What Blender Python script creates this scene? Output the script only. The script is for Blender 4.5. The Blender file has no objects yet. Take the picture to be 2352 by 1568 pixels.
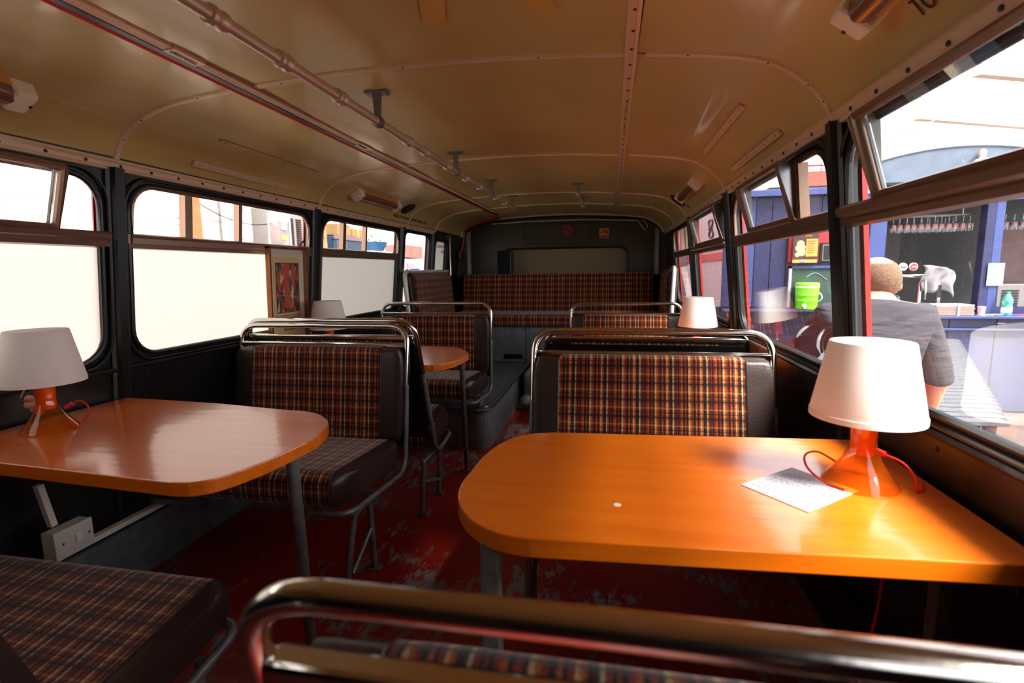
import bpy, math, random
from mathutils import Vector, Matrix, Euler
random.seed(7)
PI = math.pi
S = bpy.context.scene
COL = S.collection

# ------------------------------------------------------------------ camera
EYE = Vector((0, 0, 1.15))
yaw, pitch, roll = .1887, .1381, -.0143
fw = Vector((-math.sin(yaw)*math.cos(pitch), math.cos(yaw)*math.cos(pitch), -math.sin(pitch)))
r0 = Vector((math.cos(yaw), math.sin(yaw), 0)); u0 = r0.cross(fw)
rt = r0*math.cos(roll)+u0*math.sin(roll); up = -r0*math.sin(roll)+u0*math.cos(roll)
cam = bpy.data.cameras.new('camera'); cam_o = bpy.data.objects.new('camera', cam); COL.objects.link(cam_o)
cam.sensor_width = 36; cam.lens = 36*1166/2352; cam.clip_start = .02; cam.clip_end = 200
cam_o.matrix_world = Matrix(((rt.x, up.x, -fw.x, EYE.x), (rt.y, up.y, -fw.y, EYE.y), (rt.z, up.z, -fw.z, EYE.z), (0, 0, 0, 1)))
cam.dof.use_dof = True; cam.dof.focus_distance = 2.0; cam.dof.aperture_fstop = 3.5
S.camera = cam_o

# ------------------------------------------------------------------ light
S.view_settings.view_transform = 'Standard'; S.view_settings.look = 'None'
S.view_settings.gamma = 1; S.view_settings.use_curve_mapping = False
S.view_settings.exposure = 0.0
w = bpy.data.worlds.new('sky'); S.world = w; w.use_nodes = True
nt = w.node_tree; bg = nt.nodes['Background']
geo = nt.nodes.new('ShaderNodeTexCoord'); sep = nt.nodes.new('ShaderNodeSeparateXYZ'); rmp = nt.nodes.new('ShaderNodeValToRGB')
nt.links.new(geo.outputs['Generated'], sep.inputs[0]); nt.links.new(sep.outputs['Z'], rmp.inputs[0]); nt.links.new(rmp.outputs[0], bg.inputs[0])
rmp.color_ramp.elements[0].position = 0; rmp.color_ramp.elements[0].color = (.95, .97, 1, 1)
rmp.color_ramp.elements[1].position = .7; rmp.color_ramp.elements[1].color = (.86, .92, 1, 1)
bg.inputs[1].default_value = 4.1
sl = bpy.data.lights.new('sun', 'SUN'); sl.energy = 20; sl.angle = math.radians(24); sl.color = (1, .93, .82)
so = bpy.data.objects.new('sun', sl); COL.objects.link(so)
so.rotation_euler = Vector((.50, -.36, .80)).to_track_quat('Z', 'Y').to_euler()
so.location = (3, -3, 8)
cy = S.cycles
cy.use_denoising = True
try: cy.denoiser = 'OPENIMAGEDENOISE'
except Exception: pass
cy.max_bounces = 9; cy.diffuse_bounces = 5; cy.glossy_bounces = 5; cy.transmission_bounces = 6; cy.transparent_max_bounces = 12
cy.caustics_reflective = False; cy.caustics_refractive = False
cy.sample_clamp_indirect = 6

# ------------------------------------------------------------------ materials
def srgb(r, g, b):
    f = lambda c: (c/255/12.92) if c/255 <= .04045 else ((c/255+.055)/1.055)**2.4
    return (f(r), f(g), f(b), 1)
MATS = {}
def mat(name, col, rough=.5, metal=0, coat=0, bump=0, bscale=60, vary=0, vscale=6, col2=None, spec=.5, trans=0, emit=0):
    if name in MATS: return MATS[name]
    m = bpy.data.materials.new(name); m.use_nodes = True; n = m.node_tree.nodes; L = m.node_tree.links
    b = n['Principled BSDF']
    c = srgb(*col)
    b.inputs['Base Color'].default_value = c
    b.inputs['Roughness'].default_value = rough; b.inputs['Metallic'].default_value = metal
    b.inputs['Coat Weight'].default_value = coat; b.inputs['Coat Roughness'].default_value = .08
    b.inputs['Specular IOR Level'].default_value = spec
    b.inputs['Transmission Weight'].default_value = trans
    if emit: b.inputs['Emission Color'].default_value = c; b.inputs['Emission Strength'].default_value = emit
    tc = n.new('ShaderNodeTexCoord')
    if vary:
        nz = n.new('ShaderNodeTexNoise'); nz.inputs['Scale'].default_value = vscale; nz.inputs['Detail'].default_value = 5
        L.new(tc.outputs['Object'], nz.inputs['Vector'])
        rp = n.new('ShaderNodeValToRGB'); rp.color_ramp.elements[0].position = .35; rp.color_ramp.elements[1].position = .65
        rp.color_ramp.elements[0].color = c
        c2 = srgb(*col2) if col2 else tuple(x*(1-vary) for x in c[:3])+(1,)
        rp.color_ramp.elements[1].color = c2
        L.new(nz.outputs['Fac'], rp.inputs[0]); L.new(rp.outputs[0], b.inputs['Base Color'])
    if bump:
        nb = n.new('ShaderNodeTexNoise'); nb.inputs['Scale'].default_value = bscale; nb.inputs['Detail'].default_value = 4
        L.new(tc.outputs['Object'], nb.inputs['Vector'])
        bm_ = n.new('ShaderNodeBump'); bm_.inputs['Strength'].default_value = bump; bm_.inputs['Distance'].default_value = .01
        L.new(nb.outputs['Fac'], bm_.inputs['Height']); L.new(bm_.outputs[0], b.inputs['Normal'])
    MATS[name] = m
    return m

black = mat('black_vinyl', (24, 23, 24), .32, bump=.15, bscale=25, vary=.4, vscale=9)
rubber = mat('black_rubber', (16, 16, 17), .35)
cream = mat('cream_ceiling', (202, 180, 116), .36, bump=.10, bscale=3.0, vary=1, vscale=2.2, col2=(188, 166, 102), coat=.2)
trimm = mat('cream_trim', (220, 192, 162), .35, metal=.15)
brownalu = mat('brown_aluminium', (150, 122, 104), .33, metal=.75, bump=.05, bscale=80)
chrome = mat('chrome', (205, 200, 192), .13, metal=1, bump=.02, bscale=40)
greytube = mat('grey_tube', (120, 122, 120), .4, metal=.35, bump=.1, bscale=70, vary=.35, vscale=30)
vinyl = mat('brown_vinyl', (46, 32, 29), .36, bump=.10, bscale=170)
whiteplastic = mat('white_plastic', (235, 225, 205), .4)
bulk = mat('olive_vinyl', (64, 56, 40), .3, bump=.06, bscale=8)
greypaint = mat('grey_paint', (122, 130, 132), .45, bump=.12, bscale=30, vary=.35, vscale=12)
greyfloor = mat('grey_tread', (92, 100, 101), .45, bump=.2, bscale=90, vary=.3, vscale=20)
redpaint = mat('red_paint', (200, 40, 32), .3)
redcord = mat('red_cord', (220, 30, 24), .35)
darkred = mat('dark_red', (110, 12, 10), .4)
blackpl = mat('black_plastic', (14, 14, 15), .35)
bluepaint = mat('blue_paint', (32, 38, 84), .45, vary=.25, vscale=5, bump=.05)
bluelight = mat('blue_post_paint', (56, 74, 132), .45, vary=.15)
paper = mat('white_paper', (192, 192, 198), .6)
slatm = mat('grey_wood', (84, 87, 95), .6, vary=.3, vscale=25)
steel = mat('brushed_steel', (170, 170, 172), .25, metal=1)
ink = mat('dark_ink', (52, 34, 24), .6)
screwm = mat('screw_dark', (45, 30, 24), .4, metal=.4)
mirrorb = mat('white_seat_tube', (205, 205, 200), .35, metal=.2)

def schlick(n, L):      # two-sided Fresnel for thin sheets
    lw = n.new('ShaderNodeLayerWeight'); lw.inputs[0].default_value = .5
    p = n.new('ShaderNodeMath'); p.operation = 'POWER'; p.inputs[1].default_value = 3.4
    q = n.new('ShaderNodeMath'); q.operation = 'MULTIPLY_ADD'; q.inputs[1].default_value = .92; q.inputs[2].default_value = .08; q.use_clamp = True
    L.new(lw.outputs['Facing'], p.inputs[0]); L.new(p.outputs[0], q.inputs[0]); return q.outputs[0]
def glass_mat(name='window_glass', tint=(1, 1, 1), refl=1.0):
    m = bpy.data.materials.new(name); m.use_nodes = True; n = m.node_tree.nodes; L = m.node_tree.links
    for x in list(n): n.remove(x)
    o = n.new('ShaderNodeOutputMaterial'); t = n.new('ShaderNodeBsdfTransparent'); g = n.new('ShaderNodeBsdfGlossy')
    f = schlick(n, L); mx = n.new('ShaderNodeMixShader'); d = n.new('ShaderNodeBsdfDiffuse'); mx2 = n.new('ShaderNodeMixShader')
    t.inputs[0].default_value = (*tint, 1); g.inputs['Roughness'].default_value = .0
    mm = n.new('ShaderNodeMath'); mm.operation = 'MULTIPLY'; mm.inputs[1].default_value = refl
    L.new(f, mm.inputs[0]); L.new(mm.outputs[0], mx.inputs[0]); L.new(t.outputs[0], mx.inputs[1]); L.new(g.outputs[0], mx.inputs[2])
    # dust on the pane, doubling as a painted haze for glare
    nz = n.new('ShaderNodeTexNoise'); nz.inputs['Scale'].default_value = 7; nz.inputs['Detail'].default_value = 8
    tc = n.new('ShaderNodeTexCoord'); L.new(tc.outputs['Object'], nz.inputs[0])
    mr = n.new('ShaderNodeMapRange'); mr.inputs[1].default_value = .42; mr.inputs[2].default_value = .8; mr.inputs[3].default_value = .02; mr.inputs[4].default_value = .11
    L.new(nz.outputs['Fac'], mr.inputs[0]); L.new(mr.outputs[0], mx2.inputs[0]); L.new(mx.outputs[0], mx2.inputs[1]); L.new(d.outputs[0], mx2.inputs[2])
    d.inputs[0].default_value = (.8, .8, .82, 1)
    L.new(mx2.outputs[0], o.inputs[0]); MATS[name] = m
    return m
glass = glass_mat()
clearglass = glass_mat('drinking_glass', (.92, .95, .95), 1.4)

def film_mat(nm, k):
    m = bpy.data.materials.new(nm); m.use_nodes = True; n = m.node_tree.nodes; L = m.node_tree.links
    for x in list(n): n.remove(x)
    o = n.new('ShaderNodeOutputMaterial'); t = n.new('ShaderNodeBsdfTranslucent'); d = n.new('ShaderNodeBsdfDiffuse'); g = n.new('ShaderNodeBsdfGlossy')
    a = n.new('ShaderNodeMixShader'); b = n.new('ShaderNodeMixShader')
    t.inputs[0].default_value = (k, k*.985, k*.91, 1); d.inputs[0].default_value = (.8, .8, .76, 1); g.inputs['Roughness'].default_value = .1
    a.inputs[0].default_value = .25; b.inputs[0].default_value = .04
    L.new(t.outputs[0], a.inputs[1]); L.new(d.outputs[0], a.inputs[2]); L.new(a.outputs[0], b.inputs[1]); L.new(g.outputs[0], b.inputs[2]); L.new(b.outputs[0], o.inputs[0])
    return m
film = film_mat('white_film', .46)
film_dim = film_mat('shaded_white_film', .22)  # same white film, darkened to stand for weaker light on the rear panes

def shade_mat():
    m = bpy.data.materials.new('lamp_shade_white'); m.use_nodes = True; n = m.node_tree.nodes; L = m.node_tree.links
    for x in list(n): n.remove(x)
    o = n.new('ShaderNodeOutputMaterial'); t = n.new('ShaderNodeBsdfTranslucent'); d = n.new('ShaderNodeBsdfDiffuse'); a = n.new('ShaderNodeMixShader')
    t.inputs[0].default_value = (.9, .84, .76, 1); d.inputs[0].default_value = (.88, .84, .8, 1); a.inputs[0].default_value = .84
    L.new(t.outputs[0], a.inputs[1]); L.new(d.outputs[0], a.inputs[2]); L.new(a.outputs[0], o.inputs[0])
    return m
shadem = shade_mat()

def orange_plastic():
    m = bpy.data.materials.new('clear_orange_plastic'); m.use_nodes = True; n = m.node_tree.nodes; L = m.node_tree.links
    for x in list(n): n.remove(x)
    o = n.new('ShaderNodeOutputMaterial'); t = n.new('ShaderNodeBsdfTransparent'); g = n.new('ShaderNodeBsdfGlossy'); d = n.new('ShaderNodeBsdfDiffuse'); tl = n.new('ShaderNodeBsdfTranslucent')
    t.inputs[0].default_value = (1, .70, .22, 1); g.inputs['Roughness'].default_value = .05; d.inputs[0].default_value = (1, .27, .02, 1); tl.inputs[0].default_value = (1, .32, .01, 1)
    f = schlick(n, L)
    dd = n.new('ShaderNodeMixShader'); dd.inputs[0].default_value = .5; L.new(d.outputs[0], dd.inputs[1]); L.new(tl.outputs[0], dd.inputs[2])
    a = n.new('ShaderNodeMixShader'); a.inputs[0].default_value = .10; b = n.new('ShaderNodeMixShader')
    L.new(t.outputs[0], a.inputs[1]); L.new(dd.outputs[0], a.inputs[2]); L.new(f, b.inputs[0]); L.new(a.outputs[0], b.inputs[1]); L.new(g.outputs[0], b.inputs[2]); L.new(b.outputs[0], o.inputs[0])
    return m
orangepl = orange_plastic()

def tartan():
    m = bpy.data.materials.new('tartan_moquette'); m.use_nodes = True; n = m.node_tree.nodes; L = m.node_tree.links
    b = n['Principled BSDF']; b.inputs['Roughness'].default_value = .85; b.inputs['Specular IOR Level'].default_value = .2
    b.inputs['Sheen Weight'].default_value = .25
    uv = n.new('ShaderNodeUVMap'); sp = n.new('ShaderNodeSeparateXYZ')
    nz = n.new('ShaderNodeTexNoise'); nz.inputs['Scale'].default_value = 260; nz.inputs['Detail'].default_value = 2
    L.new(uv.outputs[0], nz.inputs['Vector'])
    wob = n.new('ShaderNodeVectorMath'); wob.operation = 'MULTIPLY_ADD'; wob.inputs[1].default_value = (.0035, .0035, 0)
    L.new(nz.outputs['Color'], wob.inputs[0]); L.new(uv.outputs[0], wob.inputs[2]); L.new(wob.outputs[0], sp.inputs[0])
    def ramp(sock, period, stops):
        d = n.new('ShaderNodeMath'); d.operation = 'DIVIDE'; d.inputs[1].default_value = period; L.new(sock, d.inputs[0])
        f = n.new('ShaderNodeMath'); f.operation = 'FRACT'; L.new(d.outputs[0], f.inputs[0])
        r = n.new('ShaderNodeValToRGB'); r.color_ramp.interpolation = 'CONSTANT'
        while len(r.color_ramp.elements) > 1: r.color_ramp.elements.remove(r.color_ramp.elements[-1])
        r.color_ramp.elements[0].position = 0; r.color_ramp.elements[0].color = srgb(*stops[0][1])
        for p, c in stops[1:]:
            e = r.color_ramp.elements.new(p); e.color = srgb(*c)
        L.new(f.outputs[0], r.inputs[0]); return r.outputs[0]
    K = (18, 11, 11); R_ = (146, 62, 36); O = (186, 98, 52); C = (218, 180, 126); G = (192, 192, 152); B = (74, 38, 28)
    cu = ramp(sp.outputs['X'], .112, [(0, K), (.05, R_), (.10, O), (.15, K), (.20, R_), (.26, K), (.31, C), (.36, O), (.41, R_), (.46, K), (.52, O), (.57, K), (.61, R_), (.66, C), (.70, O), (.75, K), (.80, B), (.84, G), (.88, R_), (.93, K), (.97, R_)])
    g = lambda v: (v, v, v)
    cv = ramp(sp.outputs['Y'], .056, [(0, g(110)), (.10, g(205)), (.24, g(245)), (.34, g(225)), (.46, g(255)), (.60, g(225)), (.72, g(165)), (.80, g(235)), (.9, g(190))])
    cy2 = ramp(sp.outputs['Y'], .056, [(0, K), (.14, R_), (.34, O), (.46, C), (.56, R_), (.72, B), (.8, R_)])
    cv2 = n.new('ShaderNodeMix'); cv2.data_type = 'RGBA'; cv2.blend_type = 'MIX'; cv2.inputs[0].default_value = .18
    L.new(cu, cv2.inputs[6]); L.new(cy2, cv2.inputs[7])
    sc = n.new('ShaderNodeMix'); sc.data_type = 'RGBA'; sc.blend_type = 'MULTIPLY'; sc.inputs[0].default_value = .9
    L.new(cv2.outputs[2], sc.inputs[6]); L.new(cv, sc.inputs[7])
    br = n.new('ShaderNodeBrightContrast'); br.inputs[1].default_value = .0; br.inputs[2].default_value = .05
    L.new(sc.outputs[2], br.inputs[0])
    n2 = n.new('ShaderNodeTexNoise'); n2.inputs['Scale'].default_value = 420; L.new(uv.outputs[0], n2.inputs['Vector'])
    mr = n.new('ShaderNodeMapRange'); mr.inputs[1].default_value = .3; mr.inputs[2].default_value = .7; mr.inputs[3].default_value = .42; mr.inputs[4].default_value = 1.1; L.new(n2.outputs['Fac'], mr.inputs[0])
    vm = n.new('ShaderNodeVectorMath'); vm.operation = 'SCALE'; L.new(br.outputs[0], vm.inputs[0]); L.new(mr.outputs[0], vm.inputs['Scale'])
    L.new(vm.outputs[0], b.inputs['Base Color'])
    bp = n.new('ShaderNodeBump'); bp.inputs['Strength'].default_value = .4; bp.inputs['Distance'].default_value = .003; L.new(n2.outputs['Fac'], bp.inputs['Height']); L.new(bp.outputs[0], b.inputs['Normal'])
    return m
plaid = tartan()

def laminate():
    m = bpy.data.materials.new('orange_laminate'); m.use_nodes = True; n = m.node_tree.nodes; L = m.node_tree.links
    b = n['Principled BSDF']; tc = n.new('ShaderNodeTexCoord'); mp = n.new('ShaderNodeMapping'); mp.inputs['Scale'].default_value = (2.2, 26, 40)
    nz = n.new('ShaderNodeTexNoise'); nz.inputs['Scale'].default_value = 1.2; nz.inputs['Detail'].default_value = 6; nz.inputs['Distortion'].default_value = .4
    L.new(tc.outputs['Object'], mp.inputs[0]); L.new(mp.outputs[0], nz.inputs[0])
    r = n.new('ShaderNodeValToRGB'); r.color_ramp.elements[0].position = .3; r.color_ramp.elements[1].position = .7
    r.color_ramp.elements[0].color = srgb(214, 100, 10); r.color_ramp.elements[1].color = srgb(230, 116, 16)
    L.new(nz.outputs['Fac'], r.inputs[0]); L.new(r.outputs[0], b.inputs['Base Color'])
    b.inputs['Roughness'].default_value = .28; b.inputs['Coat Weight'].default_value = .8; b.inputs['Coat Roughness'].default_value = .12
    n3 = n.new('ShaderNodeTexNoise'); n3.inputs['Scale'].default_value = 3.5; n3.inputs['Detail'].default_value = 6
    mp3 = n.new('ShaderNodeMapping'); mp3.inputs['Scale'].default_value = (1, 6, 1); L.new(tc.outputs['Object'], mp3.inputs[0]); L.new(mp3.outputs[0], n3.inputs[0])
    bp = n.new('ShaderNodeBump'); bp.inputs['Strength'].default_value = .05; bp.inputs['Distance'].default_value = .02
    L.new(n3.outputs['Fac'], bp.inputs['Height']); L.new(bp.outputs[0], b.inputs['Normal']); L.new(bp.outputs[0], b.inputs['Coat Normal'])
    return m
lam = laminate()

def red_lino():
    m = bpy.data.materials.new('worn_red_floor'); m.use_nodes = True; n = m.node_tree.nodes; L = m.node_tree.links
    b = n['Principled BSDF']; tc = n.new('ShaderNodeTexCoord')
    n1 = n.new('ShaderNodeTexNoise'); n1.inputs['Scale'].default_value = 2.3; n1.inputs['Detail'].default_value = 3
    n2 = n.new('ShaderNodeTexNoise'); n2.inputs['Scale'].default_value = 16; n2.inputs['Detail'].default_value = 10; n2.inputs['Roughness'].default_value = .7
    L.new(tc.outputs['Object'], n1.inputs[0])
    mp = n.new('ShaderNodeMapping'); mp.inputs['Scale'].default_value = (1.6, .6, 1); L.new(tc.outputs['Object'], mp.inputs[0]); L.new(mp.outputs[0], n2.inputs[0])
    a = n.new('ShaderNodeMath'); a.operation = 'MULTIPLY'; L.new(n1.outputs['Fac'], a.inputs[0]); L.new(n2.outputs['Fac'], a.inputs[1])
    r = n.new('ShaderNodeValToRGB'); r.color_ramp.elements[0].position = .272; r.color_ramp.elements[1].position = .325; L.new(a.outputs[0], r.inputs[0])
    mx = n.new('ShaderNodeMix'); mx.data_type = 'RGBA'; mx.inputs[6].default_value = srgb(142, 30, 18); mx.inputs[7].default_value = srgb(120, 122, 122)
    L.new(r.outputs[0], mx.inputs[0]); L.new(mx.outputs[2], b.inputs['Base Color']); b.inputs['Roughness'].default_value = .38
    bp = n.new('ShaderNodeBump'); bp.inputs['Strength'].default_value = .2; bp.inputs['Distance'].default_value = .004; L.new(n2.outputs['Fac'], bp.inputs['Height']); L.new(bp.outputs[0], b.inputs['Normal'])
    return m
lino = red_lino()

# ------------------------------------------------------------------ mesh helpers (all in world coordinates)
BASE = {}
def base_of(o):
    while o.parent: o = o.parent
    return BASE.get(o.name, Vector((0, 0, 0)))
def settags(o, label=None, cat=None, group=None, kind=None):
    if label: o['label'] = label
    if cat: o['category'] = cat
    if group: o['group'] = group
    if kind: o['kind'] = kind
    return o
def thing(name, loc, label=None, cat=None, group=None, kind=None):
    o = bpy.data.objects.new(name, None); COL.objects.link(o); o.location = loc; o.empty_display_size = .05
    BASE[o.name] = Vector(loc); return settags(o, label, cat, group, kind)
class MB:
    def __init__(s): s.v = []; s.f = []; s.uv = []
    def add(s, v, f, uv=None):
        k = len(s.v); s.v += [Vector(p) for p in v]; s.f += [[i+k for i in q] for q in f]
        s.uv += (uv if uv else [(0, 0)]*len(v)); return s
    def box(s, c, d, rot=None, taper=1):
        hx, hy, hz = d[0]/2, d[1]/2, d[2]/2
        vs = [Vector((x*hx*(taper if z > 0 else 1), y*hy*(taper if z > 0 else 1), z*hz)) for z in (-1, 1) for x, y in ((-1, -1), (1, -1), (1, 1), (-1, 1))]
        if rot is not None:
            R = rot if isinstance(rot, Matrix) else Euler(rot).to_matrix()
            vs = [R @ p for p in vs]
        c = Vector(c)
        return s.add([p+c for p in vs], [[3, 2, 1, 0], [4, 5, 6, 7], [0, 1, 5, 4], [1, 2, 6, 5], [2, 3, 7, 6], [3, 0, 4, 7]])
    def bx(s, x0, x1, y0, y1, z0, z1): return s.box(((x0+x1)/2, (y0+y1)/2, (z0+z1)/2), (abs(x1-x0), abs(y1-y0), abs(z1-z0)))
    def tube(s, pts, r, seg=10, closed=False, caps=True):
        P = [Vector(p) for p in pts]; N = len(P); rs = r if isinstance(r, (list, tuple)) else [r]*N
        t0 = (P[1]-P[0]).normalized(); nrm = t0.orthogonal().normalized(); rings = []; k = []
        for i in range(N):
            if closed: t = (P[(i+1) % N]-P[i-1]).normalized()
            else: t = (P[min(i+1, N-1)]-P[max(i-1, 0)]).normalized()
            nrm = (nrm-t*nrm.dot(t)); nrm = nrm.normalized() if nrm.length > 1e-6 else t.orthogonal().normalized()
            b = t.cross(nrm)
            rings.append([P[i]+(nrm*math.cos(2*PI*j/seg)+b*math.sin(2*PI*j/seg))*rs[i] for j in range(seg)])
        vs = [p for r_ in rings for p in r_]; fs = []
        M = N if closed else N-1
        for i in range(M):
            a = i*seg; b2 = ((i+1) % N)*seg
            for j in range(seg): fs.append([a+j, a+(j+1) % seg, b2+(j+1) % seg, b2+j])
        if caps and not closed: fs.append(list(range(seg))[::-1]); fs.append([(N-1)*seg+j for j in range(seg)])
        return s.add(vs, fs)
    def lathe(s, prof, loc, seg=24, rot=None, cap=True):
        loc = Vector(loc); vs = []; fs = []
        for r, z in prof:
            for j in range(seg):
                p = Vector((r*math.cos(2*PI*j/seg), r*math.sin(2*PI*j/seg), z))
                if rot is not None: p = rot @ p
                vs.append(p+loc)
        for i in range(len(prof)-1):
            for j in range(seg): fs.append([i*seg+j, i*seg+(j+1) % seg, (i+1)*seg+(j+1) % seg, (i+1)*seg+j])
        if cap:
            if prof[0][0] > 1e-4: fs.append(list(range(seg))[::-1])
            if prof[-1][0] > 1e-4: fs.append([(len(prof)-1)*seg+j for j in range(seg)])
        return s.add(vs, fs)
    def prism(s, outl, z0, z1):
        n = len(outl); vs = [(x, y, z0) for x, y in outl]+[(x, y, z1) for x, y in outl]
        fs = [list(range(n))[::-1], [n+i for i in range(n)]]+[[i, (i+1) % n, n+(i+1) % n, n+i] for i in range(n)]
        return s.add(vs, fs)
    def sheet(s, rows, close=False):   # rows of points
        n = len(rows[0]); vs = [p for r_ in rows for p in r_]; fs = []
        for i in range(len(rows)-1):
            for j in range(n-1): fs.append([i*n+j, i*n+j+1, (i+1)*n+j+1, (i+1)*n+j])
        return s.add(vs, fs)
    def build(s, name, m, parent=None, smooth=False, bevel=0, label=None, cat=None, group=None, kind=None, sub=0, solid=0):
        me = bpy.data.meshes.new(name)
        off = base_of(parent) if parent else Vector((0, 0, 0)); pos = Vector((0, 0, 0))
        if parent is None and cat:        # one-mesh thing: origin at its own base
            xs = [p.x for p in s.v]; ys = [p.y for p in s.v]; zs = [p.z for p in s.v]
            off = Vector(((min(xs)+max(xs))/2, (min(ys)+max(ys))/2, min(zs))); pos = off
        me.from_pydata([tuple(p-off) for p in s.v], [], s.f); me.update()
        if any(u != (0, 0) for u in s.uv):
            ul = me.uv_layers.new(name='UVMap')
            for lp in me.loops: ul.data[lp.index].uv = s.uv[lp.vertex_index]
        import bmesh
        b = bmesh.new(); b.from_mesh(me); bmesh.ops.recalc_face_normals(b, faces=b.faces); b.to_mesh(me); b.free()
        if isinstance(m, (list, tuple)):
            for q in m: me.materials.append(q)
        else: me.materials.append(m)
        if smooth:
            me.polygons.foreach_set('use_smooth', [True]*len(me.polygons))
            try: me.set_sharp_from_angle(angle=math.radians(40))
            except Exception: pass
        o = bpy.data.objects.new(name, me); COL.objects.link(o); o.location = pos
        if parent is None: BASE[o.name] = pos
        if parent: o.parent = parent
        if solid: md = o.modifiers.new('s', 'SOLIDIFY'); md.thickness = solid; md.offset = 0
        if bevel: md = o.modifiers.new('b', 'BEVEL'); md.width = bevel; md.segments = 2; md.limit_method = 'ANGLE'; md.angle_limit = math.radians(35)
        if sub: md = o.modifiers.new('u', 'SUBSURF'); md.levels = sub; md.render_levels = sub
        return settags(o, label, cat, group, kind)
def rrect(a0, a1, b0, b1, r, n=6):
    rs = r if isinstance(r, (list, tuple)) else [r]*4   # corners: (a0,b0),(a1,b0),(a1,b1),(a0,b1)
    pts = []
    for (ca, cb, st, rr) in ((a0, b0, PI, rs[0]), (a1, b0, 1.5*PI, rs[1]), (a1, b1, 0, rs[2]), (a0, b1, .5*PI, rs[3])):
        sa = 1 if ca == a0 else -1; sb = 1 if cb == b0 else -1
        if rr <= 0: pts.append((ca, cb)); continue
        for i in range(n+1):
            an = st+i*PI/2/n; pts.append((ca+sa*rr+math.cos(an)*rr, cb+sb*rr+math.sin(an)*rr))
    return pts
def smooth_path(pts, n=5):
    P = [Vector(p) for p in pts]; out = []
    for i in range(len(P)-1):
        a, b, c, d = P[max(i-1, 0)], P[i], P[i+1], P[min(i+2, len(P)-1)]
        for k in range(n):
            t = k/n; out.append(.5*((2*b)+(-a+c)*t+(2*a-5*b+4*c-d)*t*t+(-a+3*b-3*c+d)*t**3))
    return out+[P[-1]]
def fillet(pts, r, n=6):
    P = [Vector(p) for p in pts]; out = [P[0]]
    for i in range(1, len(P)-1):
        a = (P[i-1]-P[i]); c = (P[i+1]-P[i]); rr = r[i-1] if isinstance(r, (list, tuple)) else r
        d = min(rr, a.length*.49, c.length*.49); A = P[i]+a.normalized()*d; C = P[i]+c.normalized()*d
        for k in range(n+1):
            t = k/n; out.append(A*(1-t)**2+P[i]*2*t*(1-t)+C*t*t)
    return out+[P[-1]]
def textmesh(body, size, M, name, m, parent, extrude=.0006, squeeze=1.0, align='LEFT'):
    cu = bpy.data.curves.new('t', 'FONT'); cu.body = body; cu.size = size; cu.extrude = extrude; cu.align_x = align
    cu.resolution_u = 3
    ob = bpy.data.objects.new('t', cu); me = bpy.data.meshes.new_from_object(ob)
    off = base_of(parent) if parent else Vector((0, 0, 0))
    for v in me.vertices: v.co = (M @ Vector((v.co.x*squeeze, v.co.y, v.co.z)))-off
    me.materials.clear(); me.materials.append(m)
    o = bpy.data.objects.new(name, me); COL.objects.link(o)
    if parent: o.parent = parent
    bpy.data.objects.remove(ob); bpy.data.curves.remove(cu)
    return o
def frame_mat(o, ex, ey):
    ex = Vector(ex).normalized(); ey = Vector(ey).normalized(); ez = ex.cross(ey)
    return Matrix(((ex.x, ey.x, ez.x, o[0]), (ex.y, ey.y, ez.y, o[1]), (ex.z, ey.z, ez.z, o[2]), (0, 0, 0, 1)))

# wall surfaces lean in slightly towards the roof
def wx(side, z): return -1.704+.1*(z-.85) if side == 'L' else .634-.1*(z-.85)
def W(side, y, z, off=0.0): return Vector((wx(side, z)+(off if side == 'L' else -off), y, z))
CP = [(-1.640, 1.53), (-1.622, 1.575), (-1.58, 1.625), (-1.505, 1.668), (-1.39, 1.702), (-1.19, 1.724), (-.97, 1.737), (-.77, 1.746), (-.5, 1.750), (-.245, 1.744), (.05, 1.727), (.27, 1.705), (.383, 1.683), (.45, 1.652), (.505, 1.61), (.541, 1.57), (.56, 1.53)]
CS = smooth_path([(x, 0, z) for x, z in CP], 4)
def ceil_z(x):
    for a, b in zip(CS, CS[1:]):
        if a.x <= x <= b.x: return a.z+(b.z-a.z)*(x-a.x)/max(b.x-a.x, 1e-6)
    return 1.53
def ceil_n(x):   # unit normal pointing into the saloon, and tangent
    t = Vector((.02, 0, ceil_z(x+.01)-ceil_z(x-.01))).normalized(); return Vector((t.z, 0, -t.x)), t
def C(x, y, off=0.0):
    nn, t = ceil_n(x); return Vector((x, y, ceil_z(x)))+nn*off

# ================================================================== SETTING
def plate_with_holes(name, side, outer, holes, off0, off1, m, parent=None, kind=None):
    cu = bpy.data.curves.new('p', 'CURVE'); cu.dimensions = '2D'; cu.fill_mode = 'BOTH'; cu.extrude = .5
    for pts in [outer]+holes:
        sp = cu.splines.new('POLY'); sp.points.add(len(pts)-1)
        for i, p in enumerate(pts): sp.points[i].co = (p[0], p[1], 0, 1)
        sp.use_cyclic_u = True
    ob = bpy.data.objects.new('p', cu); me = bpy.data.meshes.new_from_object(ob); me.name = name
    for v in me.vertices:
        y, z, k = v.co; off = off0+(off1-off0)*(k+.5)
        v.co = W(side, y, z, off) if side in 'LR' else Vector((y, off, z))
    me.materials.clear(); me.materials.append(m); me.update()
    o = bpy.data.objects.new(name, me); COL.objects.link(o); bpy.data.objects.remove(ob); bpy.data.curves.remove(cu)
    if parent: o.parent = parent
    if kind: o['kind'] = kind
    return o

floor = MB().bx(-1.80, .74, -1.66, 5.9, -.04, 0).build('floor', lino, kind='structure')
MB().bx(-1.745, -.46, -1.6, 3.1, 0, .0015).build('floor_sheet', lino, floor)
MB().bx(-.452, .66, -1.6, 3.1, 0, .0015).build('floor_sheet', lino, floor)

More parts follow.
